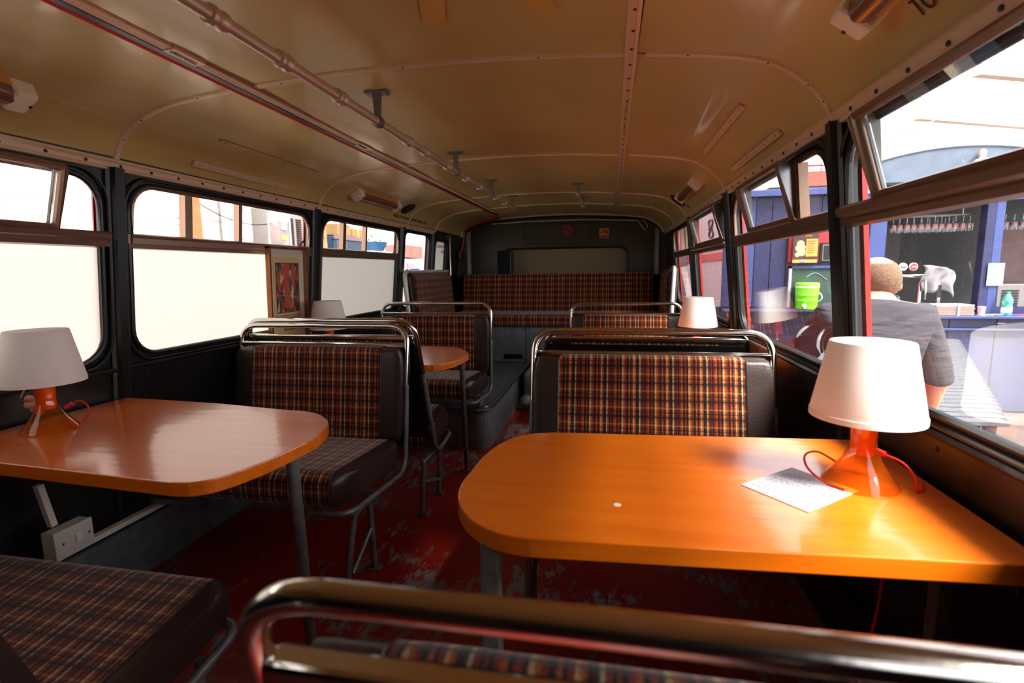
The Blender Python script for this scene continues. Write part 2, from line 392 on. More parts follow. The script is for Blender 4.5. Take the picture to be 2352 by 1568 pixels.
# raised rear platform with metal nosing
stp = thing('floor_platform', (-1.2, 4, 0), kind='structure')
outl = [(-1.73, 3.07)]+[(-.85+math.sin(a)*.10, 3.17-math.cos(a)*.10) for a in [i*PI/2/6 for i in range(7)]]+[(-.75, 4.8), (-1.73, 4.8)]
MB().prism(outl, 0, .262).build('platform_side', greypaint, stp)
o2 = [(x+(.012 if x > -1.7 else 0), y-(.012 if y < 4.7 else 0)) for x, y in outl]
MB().prism(o2, .262, .268).build('platform_tread', greyfloor, stp)
edge = [(x, y, .265) for x, y in o2[:-1]]
MB().tube(edge, .006, 8).build('nosing', steel, stp, smooth=True)
MB().tube([(x-.03 if x > -1.7 else x, y+.03, .2695) for x, y, z in edge], .0025, 6).build('nosing_groove', steel, stp)
MB().bx(-1.18, -.86, 3.52, 4.2, .268, .2735).build('access_hatch', greyfloor, stp, bevel=.002)

# side walls with rounded window openings
WINS = {'L': [(.29, 1.440), (1.535, 2.635), (2.755, 3.868)], 'R': [(-.95, .20), (.29, 1.437), (1.532, 2.600), (2.775, 3.815), (3.935, 4.875)]}
ZB, ZT = .858, 1.478
holes = {s: [rrect(a, b, ZB, ZT, [.10, .10, .10, .10]) for a, b in WINS[s]] for s in 'LR'}
holes['L'].append(rrect(3.990, 4.580, ZB, 1.485, .06))
holes['L'].append(rrect(4.745, 5.090, .95, 1.455, .06))
walls = {}
for s, nm in (('L', 'wall_left'), ('R', 'wall_right')):
    outer = [(-1.6, 0), (5.9, 0), (5.9, 1.56), (-1.6, 1.56)]
    wl = plate_with_holes(nm, s, outer, holes[s], 0, -.02, black, kind='structure'); walls[s] = wl
    sk = [rrect(a, b_, ZB-.05, ZT+.03, .06) for a, b_ in WINS[s]]
    if s == 'L': sk += [rrect(3.990, 4.572, ZB, 1.50, .05), rrect(4.745, 5.09, .95, 1.455, .05)]
    plate_with_holes('outer_skin', s, [(-1.6, -.5), (5.9, -.5), (5.9, 1.60), (-1.6, 1.60)], sk, -.030, -.042 if s == 'R' else -.036, redpaint, wl)
    # sill roll and lower panels
    MB().tube([W(s, -1.5, .825, .006), W(s, 4.9, .825, .006)], .011, 8).build('sill_roll', black, wl, smooth=True)
    b = MB()
    for q in range(24): b.lathe([(.006, 0), (.004, .003), (0, .004)], W(s, -.9+q*.25, .79, .0), 8, rot=Euler((0, PI/2 if s == 'L' else -PI/2, 0)).to_matrix())
    b.build('panel_screws', screwm, wl, kind='stuff')
    MB().add([W(s, y, z, o) for y in (-1.5, 3.05) for z, o in ((0, .004), (.22, .004), (.22, .02), (0, .02))], [[0, 1, 5, 4], [1, 2, 6, 5], [2, 3, 7, 6]]).build('kick_panel', greypaint if s == 'L' else black, wl)
# pillars
PIL = {'L': [(.245, .075), (1.488, .072), (2.695, .08), (3.93, .09), (4.66, .09)], 'R': [(.245, .075), (1.477, .070), (2.69, .08), (3.875, .08)]}
for s in 'LR':
    for y, wd in PIL[s]:
        b = MB(); h = wd/2; dp = .028 if s == 'R' else .026
        prof = [(-h, 0), (-h, dp*.35), (-h*.75, dp*.6), (-h*.62, dp*.5), (-h*.45, dp), (h*.45, dp), (h*.62, dp*.5), (h*.75, dp*.6), (h, dp*.35), (h, 0)]
        b.sheet([[W(s, y+a, z, o) for a, o in prof] for z in (.30, 1.51)])
        b.build('pillar', rubber, walls[s])
# cornice mouldings (trim) with screws
for k, (s, xx) in enumerate((('L', 0), ('R', 1))):
    prof = [(1.500, .004), (1.502, .012), (1.508, .014), (1.512, .010), (1.524, .012), (1.530, .017), (1.536, .016), (1.540, .006)]
    y1 = 4.70 if s == 'L' else 5.5
    b = MB().sheet([[W(s, y, z, o) for z, o in prof] for y in (-1.6, y1)])
    tr = b.build('trim_%d' % (k+1), trimm, kind='structure')
    q = MB(); y = -.5
    while y < y1-.05:
        q.lathe([(.0055, 0), (.0045, .0025), (0, .003)], W(s, y, 1.518, .0115), 8, rot=Euler((0, PI/2 if s == 'L' else -PI/2, 0)).to_matrix()); y += .118
    q.build('trim_screws', screwm, tr, kind='stuff')

# ceiling: panels, ribs, centre joint strip
ceil = thing('ceiling', (-.5, 2, 1.53), kind='structure')
YB = [-1.6, .27, 1.5, 2.74, 4.05, 4.74, 5.62]
def strip_pts(x0, x1):
    pts = [p for p in CS if x0+.002 < p.x < x1-.002]
    return [Vector((x0, 0, ceil_z(x0)))]+pts+[Vector((x1, 0, ceil_z(x1)))]
for y0, y1 in zip(YB, YB[1:]):
    for x0, x1 in ((-1.639, .066), (.069, .559)):
        if y0 > 4.7 and x0 < -1: x0 = -1.639
        rows = []
        for k in range(7):
            t = k/6; y = y0+.002+(y1-y0-.004)*t; sag = -.006*math.sin(PI*t)
            rows.append([Vector((p.x, y, p.z+sag*(1 if .2 < (p.x+1.64)/2.2 < .9 else .3))) for p in strip_pts(x0, x1)])
        MB().sheet(rows).build('ceiling_panel', cream, ceil, smooth=True)
def band(y, x0, x1, wd, h, name='rib_strip', m=trimm, par=None):
    rows = []
    for p in strip_pts(x0, x1):
        nn, t = ceil_n(min(max(p.x, -1.62), .54))
        q = Vector((p.x, y, p.z))
        rows.append([q+Vector((0, dy, 0))+nn*o for dy, o in ((-wd/2, 0), (-wd/2*.8, h), (-wd/6, h*.7), (wd/6, h*.7), (wd/2*.8, h), (wd/2, 0))])
    return MB().sheet(rows).build(name, m, par or ceil, smooth=False)
for y in YB[1:]: band(y, -1.639, .04, .022, .006); band(y, .09, .559, .022, .006)
band(5.62, -1.639, .559, .05, .012)
rows = []
for y in (-1.6, 1.5, 3, 4.5, 5.62):
    xc = .050+.006*(y-1.2)
    rows.append([Vector((xc+dx, y, ceil_z(xc)-o)) for dx, o in ((-.017, .0), (-.015, .007), (-.007, .008), (-.006, .005), (.006, .005), (.007, .008), (.015, .007), (.017, 0))])
js = MB().sheet(rows).build('joint_strip', trimm, ceil)
q = MB(); y = .2
while y < 5.5:
    xc = .050+.006*(y-1.2); q.lathe([(.0045, 0), (.0035, -.0022), (0, -.003)], (xc, y, ceil_z(xc)-.005), 8); y += .105
q.build('strip_screws', screwm, js, kind='stuff')
q = MB()
for yy in YB[1:4]:
    for x in (-1.60, -1.52, -1.3, -1.0, -.6, -.2, .2, .40, .50, .54): q.lathe([(.0035, 0), (.002, .002)], C(x, yy, .004), 6, rot=Euler((PI, 0, 0)).to_matrix())
q.build('rib_screws', screwm, ceil, kind='stuff')
# marks, small hatch strips on the coves
def cove_strip(x, y0, y1, wd=.022, th=.006, name='cove_strip'):
    nn, t = ceil_n(x); c = C(x, (y0+y1)/2, th/2+.003); R = Matrix((( t.x, 0, nn.x), (t.y, 1, nn.y), (t.z, 0, nn.z)))
    o = MB().box(c, (wd, y1-y0, th), R).build(name, cream if wd < .02 else trimm, ceil, bevel=.0015)
    qq = MB(); n_ = 6
    for i in range(n_): qq.lathe([(.003, 0), (0, .002)], C(x, y0+.03+(y1-y0-.06)*i/(n_-1), th+.003), 6, rot=R)
    qq.build('strip_screws', screwm, o, kind='stuff')
cove_strip(-1.495, 1.82, 2.50, .014, .004); cove_strip(-1.612, 1.80, 2.45, .024, .010)
cove_strip(.418, 1.83, 2.50, .022); cove_strip(.534, 1.82, 2.46, .022, .010); cove_strip(.45, 4.35, 4.62, .02)
# yellowed tape marks on the ceiling
tape = mat('yellowed_tape', (206, 166, 84), .4)
for (xa, ya, xb, yb) in ((-.33, .95, -.42, 1.26), (-.19, .95, -.15, 1.24)):
    d = Vector((xb-xa, yb-ya, 0)).normalized(); nn = Vector((-d.y, d.x, 0))*.028
    b = MB(); rows = []
    for k in range(5):
        p = Vector((xa, ya, 0)).lerp(Vector((xb, yb, 0)), k/4)
        rows.append([Vector((p.x+nn.x*j, p.y+nn.y*j, ceil_z(p.x+nn.x*j)-.0075)) for j in (-1, 1)])
    b.sheet(rows).build('tape_mark', tape, ceil)

# rear wall: curved corner vinyl panel with window
wb = thing('wall_back', (-.5, 5.75, 0), kind='structure')
hole = rrect(-1.185, .200, 1.06, 1.395, .09)
pl = plate_with_holes('rear_panel', 'B', [(-1.60, 0), (.52, 0), (.52, 1.74), (-1.60, 1.74)], [hole], 5.74, 5.78, bulk, None)
for v in pl.data.vertices: v.co -= BASE[wb.name]
pl.parent = wb
MB().tube([(a, 5.738, b_) for a, b_ in hole], .012, 8, closed=True).build('window_rubber', rubber, wb, smooth=True)
MB().bx(-1.2, .22, 5.79, 5.80, 1.0, 1.42).build('window_board', mat('cream_board', (150, 130, 100), .6), wb)
for sx, xc, xw in ((1, -1.56, -1.70), (-1, .48, .635)):   # rounded corner columns
    rows = []
    for z in (0, 1.0, 1.5, 1.72):
        rows.append([Vector((xw+(xc-xw)*(1-math.cos(a)), 5.30+.44*math.sin(a), z)) for a in [i*PI/2/8 for i in range(9)]])
    MB().sheet(rows).build('corner_panel', bulk, wb, smooth=True)
MB().bx(-.92, -.23, 5.70, 5.74, 1.44, 1.655).build('equipment_panel', bulk, wb, bevel=.004)
MB().tube([(-1.3, 5.70, 1.675), (-.9, 5.70, 1.69), (-.25, 5.70, 1.692), (.3, 5.70, 1.665), (.34, 5.70, 1.60), (.37, 5.70, 1.56), (.40, 5.7, 1.60), (.37, 5.7, 1.655), (.34, 5.7, 1.66)], .006, 8).build('cable', whiteplastic, wb, smooth=True)
# front wall behind the camera, left solid and unseen to darken reflections in the rails
wf = plate_with_holes('wall_front', 'B', [(-1.75, 0), (.70, 0), (.70, 1.76), (-1.75, 1.76)], [], -1.62, -1.66, black, None, 'structure')

# windows -----------------------------------------------------------------
wn = [0]
def window(s, a, b, zt=ZT, zb=ZB, r=.10, style=None, film_low=False, film_all=False):
    wn[0] += 1
    yc = (a+b)/2; T = thing('window_%d' % wn[0], W(s, yc, zb), kind='structure')
    P = rrect(a+.004, b-.004, zb+.004, zt-.004, r)
    MB().tube([W(s, y, z, .002) for y, z in P], .009, 8, closed=True).build('rubber_seal', rubber, T, smooth=True)
    MB().tube([W(s, y, z, .010) for y, z in rrect(a-.016, b+.016, zb-.016, zt+.014, r)], .005, 6, closed=True).build('seal_bead', rubber, T, smooth=True)
    zt0, zt1 = 1.252, 1.298
    def pane(name, y0, y1, z0, z1, m, off=-.022, rr=0):
        if s == 'R' and name == 'lower_pane': off = -.002
        pts = rrect(y0, y1, z0, z1, rr) if rr else [(y0, z0), (y1, z0), (y1, z1), (y0, z1)]
        MB().add([W(s, y, z, off) for y, z in pts], [list(range(len(pts)))]).build(name, m, T)
    if style is None:
        pane('glass_pane', a, b, zb, zt, film_dim if film_all else glass, rr=r*.9); return T
    low = (film_dim if a > 2.7 else film) if film_low else glass
    pane('lower_pane', a, b, zb, zt0+.01, low, rr=[r*.9, r*.9, 0, 0])
    upm = glass
    # transom
    if style == 'rail':
        prof = [(1.246, -.004), (1.250, .016), (1.262, .019), (1.268, .015), (1.275, .026), (1.290, .030), (1.298, .022), (1.300, .0), (1.30, -.015)]
    else:
        prof = [(1.246, -.004), (1.248, .014), (1.262, .016), (1.264, .010), (1.296, .010), (1.300, .004), (1.302, -.012)]
    MB().sheet([[W(s, y, z, o) for z, o in prof] for y in (a-.012, b+.012)]).build('transom', brownalu, T)
    upp = [(y, z) for y, z in rrect(a+.012, b-.012, 1.29, zt-.010, [0, 0, r*.9, r*.9])]
    def bar(y, wd, nm='mullion', top=zt-.012):
        MB().add([W(s, y+dy, z, o) for z in (1.298, top) for dy, o in ((-wd/2, -.02), (-wd/2, .008), (wd/2, .008), (wd/2, -.02))], [[0, 1, 5, 4], [1, 2, 6, 5], [2, 3, 7, 6]]).build(nm, brownalu, T)
    if style == 'slide':
        MB().tube([W(s, y, z, .004) for y, z in upp], .0085, 6, closed=True).build('vent_frame', brownalu, T)
        m1, m2 = a+(b-a)*.235, a+(b-a)*.50
        bar(m1, .036); bar(m2, .022)
        pane('vent_pane', a, m1, 1.29, zt, upm, -.022, [0, 0, 0, r*.9]); pane('vent_pane', m1-.02, m2+.02, 1.29, zt, upm, -.012); pane('vent_pane', m2, b, 1.29, zt, upm, -.022, [0, 0, r*.9, 0])
        MB().tube([W(s, b-.11, 1.30, .012), W(s, b-.10, 1.32, .022), W(s, b-.08, 1.325, .02)], .006, 6).build('vent_catch', blackpl, T)
    else:                                            # a bottom-hinged hopper tipped inwards
        h0, h1 = style_h[(s, wn[0])]
        tip = .036
        def H(y, k, o=0): return W(s, y, 1.302+(zt-.006-1.302)*k, .014+tip*k+o)
        fr = [H(h0, 0), H(h1, 0), H(h1, 1), H(h0, 1)]
        hp = MB()
        for p, q_ in zip(fr, fr[1:]+fr[:1]):
            d = (q_-p); L_ = d.length; ey = Vector((0, 0, 1)) if abs(d.normalized().z) < .5 else Vector((1, 0, 0))
            hp.tube([p-d.normalized()*.004, q_+d.normalized()*.004], .011, 8)
        hp.build('hopper_frame', brownalu, T, smooth=True)
        for side_y in (h0+.016, h1-.016):
            MB().tube([H(side_y, .03, -.010), H(side_y, .97, -.010)], .005, 6).build('hopper_bead', steel, T)
        MB().add([H(h0, 0), H(h1, 0), H(h1, 1), H(h0, 1)], [[0, 1, 2, 3]]).build('hopper_pane', glass, T)
        # triangular side cheeks
        for yq, nm, mm in ((h0-.014, 'side_cheek', steel if s == 'R' else brownalu), (h1+.006, 'side_cheek', mat('smoky_cheek', (128, 126, 118), .3))):
            pts = [W(s, yq, 1.302, .0), W(s, yq, 1.302, .016), W(s, yq, 1.47, .014+tip+.012), W(s, yq, zt, .014+tip+.002), W(s, yq, zt, 0)]
            MB().add(pts, [[0, 1, 2, 3, 4]]).build(nm, mm, T, solid=.003)
            MB().tube([pts[1], pts[2], pts[3]], .0045, 6).build('cheek_edge', brownalu, T, smooth=True)
        if h0-a > .1:
            bar(h0-.035, .034); pane('fixed_pane', a, h0-.03, 1.29, zt, glass, -.02, [0, 0, 0, r*.9])
            for zz in (1.33, 1.44): MB().lathe([(.005, 0), (0, .004)], W(s, h0-.035, zz, .008), 8, rot=Euler((0, -PI/2, 0)).to_matrix()).build('bolt', screwm, T)
        MB().tube([W(s, y, z, .003) for y, z in upp[1:]+upp[:1]], .006, 6, closed=True).build('vent_frame', brownalu if s == 'R' and h0-a > .1 else rubber, T)
    return T
style_h = {('L', 1): (.34, 1.285), ('R', 6): (-.8, .05), ('R', 7): (.34, 1.275), ('R', 8): (1.80, 2.30), ('R', 9): (2.84, 3.62)}
w_l1 = window('L', *WINS['L'][0], style='rail', film_low=True)
window('L', *WINS['L'][1], style='slide', film_low=True)
window('L', *WINS['L'][2], style='slide', film_low=True)
window('L', 3.990, 4.580, 1.485, ZB, .06)
w_l4 = None
w_door = window('L', 4.745, 5.090, 1.455, .95, .06, film_all=True)
window('R', *WINS['R'][0], style='rail')
window('R', *WINS['R'][1], style='rail')
window('R', *WINS['R'][2], style='flat')
window('R', *WINS['R'][3], style='rail')
window('R', *WINS['R'][4], style='slide')
gs = MB()
for k in range(7): gs.add([W('L', 2.592+a+.006*math.sin(k*2), 1.02+k*.014+c, -.016) for a, c in ((0, 0), (.026, .002), (.022, .012), (.002, .010))], [[0, 1, 2, 3]])
gs.build('window_sticker', mat('sticker_green', (90, 150, 130), .6), bpy.data.objects['window_2'])
# reversed lettering on the emergency door glass
for body, z, sz in (('EMERGENCY', 1.385, .045), ('DOOR', 1.335, .045)):
    M = frame_mat(W('L', 4.83 if body[0] == 'E' else 5.0, z, -.012), (0, -1, 0), (.1*.0, 0, 1))
    textmesh(body, sz, frame_mat(W('L', 5.055, z, -.012), (0, -1, 0), (-.0995*-1, 0, .995)), 'door_lettering', mat('grey_ink', (120, 120, 112), .7), w_door, squeeze=.9 if body[0] == 'E' else .6)
# sliding roller pole beside the emergency door
pole = thing('grab_pole', (-1.58, 5.2, .9), 'thin chrome vertical grab pole beside the emergency door glass', 'grab pole')
MB().tube([(-1.585, 5.02, 1.08), (-1.585, 5.03, 1.49)], .007, 8).build('pole', chrome, pole, smooth=True)
MB().box((-1.60, 5.03, 1.50), (.04, .03, .03)).build('bracket', greytube, pole, bevel=.003); MB().box((-1.60, 5.02, 1.075), (.04, .02, .02)).build('bracket', greytube, pole, bevel=.003)

# ================================================================== CEILING FITTINGS
satin = mat('satin_steel', (206, 188, 172), .36, metal=.55)
hr = thing('handrail', (-.77, 2.2, 1.6), 'long steel ceiling handrail with collars, running along the left of the aisle', 'handrail')
HX, HZ = -.764, 1.650
MB().tube([(HX, .3, HZ), (HX, 4.15, HZ)], .0140, 14).build('rail_tube', satin, hr, smooth=True)
for y in (.95, 1.16, 1.42, 1.93, 2.12, 2.42, 2.75, 3.05, 3.5, 3.8):
    MB().lathe([(.0145, -.024), (.0190, -.022), (.0205, -.012), (.0175, -.006), (.0175, .008), (.0205, .012), (.0190, .022), (.0145, .024)], (HX, y, HZ), 16, rot=Euler((PI/2, 0, 0)).to_matrix()).build('collar', satin, hr, smooth=True)
def bracket(T, x, y, z):
    cz = ceil_z(x)
    b = MB().box((x, y, cz-.006), (.075, .045, .008)); b.box((x, y, (cz-.006+z)/2+.004), (.016, .022, cz-z-.008), taper=1.5)
    o = b.build('ceiling_bracket', greytube, T, bevel=.003)
    MB().lathe([(.0150, -.014), (.0200, -.010), (.0200, .010), (.0150, .014)], (x, y, z), 16, rot=Euler((PI/2, 0, 0)).to_matrix()).build('clamp_ring', greytube, o, smooth=True)
for y in (.5, 1.67, 2.56, 3.35, 4.10): bracket(hr, HX, y, HZ)
h2 = thing('handrail', (-.21, 3.9, 1.6), 'short steel ceiling handrail over the rear of the aisle', 'handrail')
MB().tube([(-.212, 3.55, 1.655), (-.212, 4.32, 1.655)], .0115, 12).build('rail_tube', satin, h2, smooth=True)
for y in (3.62, 4.25): bracket(h2, -.212, y, 1.655)
MB().lathe([(.0125, -.02), (.017, -.012), (.017, .012), (.0125, .02)], (-.212, 3.95, 1.655), 12, rot=Euler((PI/2, 0, 0)).to_matrix()).build('collar', satin, h2, smooth=True)

bs = thing('bell_strip', (-1.1, 2, 1.70), 'ribbed aluminium bell strip with black edge and red conduit along the ceiling', 'bell strip')
stripm = mat('pale_aluminium', (236, 206, 184), .4)
def ceil_run(x0, x1, y0, y1, off, m, name, ribs=0):
    rows = [[C(x0, y, .0), C(x0, y, off), C(x1, y, off), C(x1, y, 0)] for y in (y0, y1)]
    return MB().sheet(rows).build(name, m, bs)
ceil_run(-1.122, -1.090, .3, 1.19, .009, stripm, 'pressing_strip'); ceil_run(-1.122, -1.090, 1.30, 5.0, .009, mat('dull_aluminium', (170, 152, 138), .4), 'pressing_strip')
for k in range(5): ceil_run(-1.1205+k*.0062, -1.1175+k*.0062, .3, 5.0, .0105, stripm, 'strip_rib')
lp = ceil_run(-1.123, -1.089, 1.193, 1.297, .012, stripm, 'label_plate')
ceil_run(-1.140, -1.122, .3, 5.2, .012, blackpl, 'black_channel')
nn, t = ceil_n(-1.106)
textmesh('\u2199PRESS ONCE\u2198', .0155, frame_mat(C(-1.111, 1.200, .0138), (0, 1, 0), t), 'plate_lettering', blackpl, lp, squeeze=.78)
lp2 = ceil_run(-1.123, -1.089, 2.20, 2.30, .012, trimm, 'label_plate')
textmesh('PRESS ONCE', .0155, frame_mat(C(-1.111, 2.205, .0138), (0, 1, 0), t), 'plate_lettering', ink, lp2, squeeze=.8)
arch = [C(-1.149, .3, .007), C(-1.149, 5.1, .007), C(-1.16, 5.5, .01), C(-1.25, 5.58, .01), C(-1.40, 5.58, .012), C(-1.52, 5.58, .014), C(-1.60, 5.58, .015), (-1.60, 5.58, 1.50), (-1.62, 5.55, 1.38)]
MB().tube(arch, .0085, 8).build('red_conduit', redcord, bs, smooth=True)
MB().box((-1.63, 5.52, 1.33), (.04, .08, .10)).build('red_alarm_box', darkred, bs, bevel=.012)

def cove_light(x, y0, y1, label, wd=.082, tube_in=True):
    nn, t = ceil_n(x); R = Matrix(((t.x, 0, nn.x), (t.y, 1, nn.y), (t.z, 0, nn.z)))
    T = thing('ceiling_light', C(x, (y0+y1)/2), label, 'ceiling light')
    ex = .06
    MB().box(C(x, (y0+y1)/2, .010), (wd*.86, y1-y0-.02, .02), R).build('backing_tray', mat('tan_tray', (214, 150, 70), .4), T, bevel=.004)
    for yy in (y0+ex/2, y1-ex/2):
        e = MB().box(C(x, yy, .024), (wd, ex, .048), R, taper=.86).build('end_cap', whiteplastic, T, bevel=.007)
        MB().lathe([(.0045, 0), (.0045, .001)], C(x, yy+(.02 if yy > (y0+y1)/2 else -.02), .0485), 10, rot=R).build('screw', screwm, e)
    c0, c1 = C(x, y0+ex-.01, .022), C(x, y1-ex+.01, .022)
    b = MB(); rows = []
    for p in (c0, c1):
        rows.append([p+t*(.029*math.cos(a))+nn*(.026*math.sin(a)) for a in [PI*i/10 for i in range(11)]])
    b.sheet(rows).build('tube_cover', mat('smoked_diffuser', (120, 82, 62), .18, coat=.5), T, smooth=True)
cove_light(-1.553, .45, 1.18, 'fluorescent cove light with cream end cap, left side nearest the camera')
cove_light(.470, .42, 1.17, 'fluorescent cove light with cream end cap above the right hopper window')
cove_light(-1.545, 2.98, 3.62, 'small cream cove light over the left rear window, beside the speaker')
cove_light(.478, 3.02, 3.66, 'small cream cove light over the right rear window, beside the speaker')
for x, lab in ((-1.545, 'black oval speaker on the left ceiling cove'), (.478, 'black oval speaker on the right ceiling cove')):
    nn, t = ceil_n(x); R = Matrix(((t.x, 0, nn.x), (t.y, 1, nn.y), (t.z, 0, nn.z)))
    T = thing('speaker', C(x, 3.84), lab, 'speaker')
    MB().lathe([(.062, 0), (.064, .012), (.055, .020)], C(x, 3.84), 24, rot=R).build('housing', blackpl, T, smooth=True)
    MB().lathe([(.050, .021), (.03, .026), (0, .028)], C(x, 3.84), 24, rot=R).build('grille', mat('speaker_mesh', (26, 26, 26), .7, bump=.8, bscale=400), T, smooth=True)

# cove lettering (kept as part of the ceiling)
def cove_text(body, x, y, size, ydir, squeeze=.85):
    nn, t = ceil_n(x)
    ey = t if ydir > 0 else -t
    textmesh(body, size, frame_mat(C(x, y, .0045), (0, ydir, 0), ey), 'ceiling_lettering', ink, ceil, extrude=.0004, squeeze=squeeze)
cove_text('TO STOP BUS', .533, 1.075, .050, -1, .75)
cove_text('MIND YOUR HEAD WHEN LEAVING SEAT', -1.622, 3.72, .034, 1, 1.15)
cove_text('SEATS', .542, 3.80, .03, -1)

# ================================================================== SEATS
def ring_profile(pts, x, sc, cen):
    return [Vector((x, cen[0]+(p[0]-cen[0])*sc, cen[1]+(p[1]-cen[1])*sc)) for p in pts]
def cushion(pts, stations, m, name, parent, close0=False, close1=False):
    """sweep a closed (y,z) profile across x; uv = (x, length round the profile)"""
    n = len(pts); cen = (sum(p[0] for p in pts)/n, sum(p[1] for p in pts)/n)
    L_ = [0]
    for i in range(n): L_.append(L_[-1]+math.dist(pts[i], pts[(i+1) % n]))
    vs = []; uv = []; fs = []
    for x, sc in stations:
        for i in range(n+1): vs.append(ring_profile([pts[i % n]], x, sc, cen)[0]); uv.append((x+2, L_[i]+1))
    for k in range(len(stations)-1):
        for i in range(n): a = k*(n+1)+i; b = a+n+1; fs.append([a, a+1, b+1, b])
    if close0: fs.append([i for i in range(n)])
    if close1: fs.append([(len(stations)-1)*(n+1)+i for i in range(n)])
    return MB().add(vs, fs, uv).build(name, m, parent, smooth=True)
def lean_rect(y0, z0, y1, z1, th, r=.025, bulge=0, n=5):
    """rounded slab running from (y0,z0) to (y1,z1), thickness th laid on the left of the run"""
    d = Vector((y1-y0, z1-z0)); L_ = d.length; d.normalize(); nn = Vector((-d.y, d.x))
    pts = rrect(0, L_, 0, th, r, n); out = []
    for a, b in pts:
        bb = b+(bulge*math.sin(PI*a/L_) if b > th*.5 else 0)
        p = Vector((y0, z0))+d*a+nn*bb; out.append((p.x, p.y))
    # densify the long faces
    res = []
    for i in range(len(out)):
        p, q = out[i], out[(i+1) % len(out)]; res.append(p)
        dd = math.dist(p, q)
        if dd > .06:
            k = int(dd/.04)
            for j in range(1, k+1):
                t_ = j/(k+1); a = p[0]+(q[0]-p[0])*t_, p[1]+(q[1]-p[1])*t_
                res.append(a)
    return res
def bus_seat(x0, x1, yt, zt, yb, zb, yf, zf, face, label, floor_z=0., legs=(), rail_h=.083, wall_side='L', bulge=.012, zoff=0, group=None, cushion_top=None, tubr=.0115, rail_dy=0, railz=None):
    """face -1: sitter looks towards the camera (-y). Top bar at (yt,zt), lower bend (yb,zb), frame front (yf,zf)."""
    T = thing('bus_seat', ((x0+x1)/2, (yb+yf)/2, floor_z), label, 'bus seat', group)
    zr = zt+rail_h if railz is None else railz
    dirv = Vector((0, yt-yb, zt-zb)).normalized(); ytop = yt+(zr-zt)*dirv.y/dirv.z+rail_dy
    ysplit = lambda z: yb+(z-zb)*dirv.y/dirv.z
    zs = zt-.17
    for x in (x0, x1):
        inner = x+(.05 if x == x0 else -.05)
        path = fillet([(x, ysplit(zs), zs), (x, yb, zb), (x, yf, zf), (inner+(.1 if x == x0 else -.1), yf+(-.01*face), zf-.005)], [.09, .07], 7)
        MB().tube(path, tubr, 12).build('side_tube', greytube, T, smooth=True)
    rp = fillet([(x0, ysplit(zs), zs), (x0, ytop, zr), (x1, ytop, zr), (x1, ysplit(zs), zs)], .085, 10)
    MB().tube(rp, tubr*1.05, 14).build('grab_rail', chrome, T, smooth=True)
    ym = yt
    cb = MB().box(((x0+x1)/2, ym, zt), (x1-x0-.012, .030, .024)).build('top_bar', chrome, T, bevel=.006)
    # backrest
    f = face; th = .062
    yl, zl = ysplit(zb+.13), zb+.13; yh, zh = ysplit(zt-.012), zt-.016
    if f < 0: prof = lean_rect(yl+.012, zl, yh+.012, zh, th, .022, bulge)
    else:
        prof = lean_rect(-yl+.012, zl, -yh+.012, zh, th, .022, bulge); prof = [(-a, b) for a, b in prof]
    sw = .098
    cushion(prof, [(x0+.008, .55), (x0+.012, .88), (x0+.024, .99), (x0+.024+.02, 1), (x0+sw, 1)], vinyl, 'backrest_side', T, close0=True)
    cushion(prof, [(x1-sw, 1), (x1-.04, 1), (x1-.024, .99), (x1-.012, .88), (x1-.008, .55)], vinyl, 'backrest_side', T, close1=True)
    fab = cushion(prof, [(x0+sw, 1.0), (x0+sw+.006, 1.03), (x0+sw+.05, 1.045), (x1-sw-.05, 1.045), (x1-sw-.006, 1.03), (x1-sw, 1.0)], plaid, 'backrest_fabric', T, True, True)
    fab.data.materials.append(vinyl)
    for xx in (x0+sw, x1-sw):
        cx = [Vector((xx, p[0], p[1])) for p in prof]
        MB().tube(cx, .0028, 6, closed=True).build('piping', vinyl, T, smooth=True)
    # back board of the backrest
    bb = MB(); yo = .014 if f < 0 else -.014
    bb.sheet([[Vector((x, ysplit(z)+yo+(.004 if f < 0 else -.004), z)) for x in (x0+.012, x1-.012)] for z in (zb+.10, zt-.02)])
    bb.build('back_board', blackpl, T, solid=.004)
    # seat cushion
    za = zb+.022; zfr = zf+.020; ya = yb+(.02 if f < 0 else -.02); yfr = yf+f*.015
    run = abs(yfr-ya); hgt = .105 if cushion_top is None else cushion_top
    base = []
    pr = rrect(0, run, 0, hgt, [.03, .035, .05, .035], 6)
    for a, b in pr:
        t_ = a/run; bb_ = b+(.014*math.sin(PI*t_) if b > hgt*.6 else 0)
        base.append((ya+f*a, za+(zfr-za)*t_+bb_))
    d2 = []
    for i in range(len(base)):
        p, q = base[i], base[(i+1) % len(base)]; d2.append(p); dd = math.dist(p, q)
        if dd > .06:
            k = int(dd/.04)
            for j in range(1, k+1): d2.append((p[0]+(q[0]-p[0])*j/(k+1), p[1]+(q[1]-p[1])*j/(k+1)))
    e = .055
    a_out = x1 if wall_side == 'L' else x0
    if wall_side == 'L':
        cushion(d2, [(x0+.01, .9), (x0+.02, .98), (x0+.05, 1), (x1-e-.03, 1.0), (x1-e, .985)], plaid, 'seat_fabric', T, True, False)
        cushion(d2, [(x1-e, .985), (x1-e+.012, .965), (x1-.028, .90), (x1-.014, .78), (x1-.010, .5)], vinyl, 'seat_side', T, False, True)
        MB().tube([Vector((x1-e, p[0], p[1])) for p in ring2(d2, .985)], .003, 6, closed=True).build('piping', vinyl, T, smooth=True)
    else:
        cushion(d2, [(x0+e, .985), (x0+e+.03, 1), (x1-.05, 1.0), (x1-.02, .98), (x1-.01, .9)], plaid, 'seat_fabric', T, False, True)
        cushion(d2, [(x0+.010, .5), (x0+.014, .78), (x0+.028, .90), (x0+e-.012, .965), (x0+e, .985)], vinyl, 'seat_side', T, True, False)
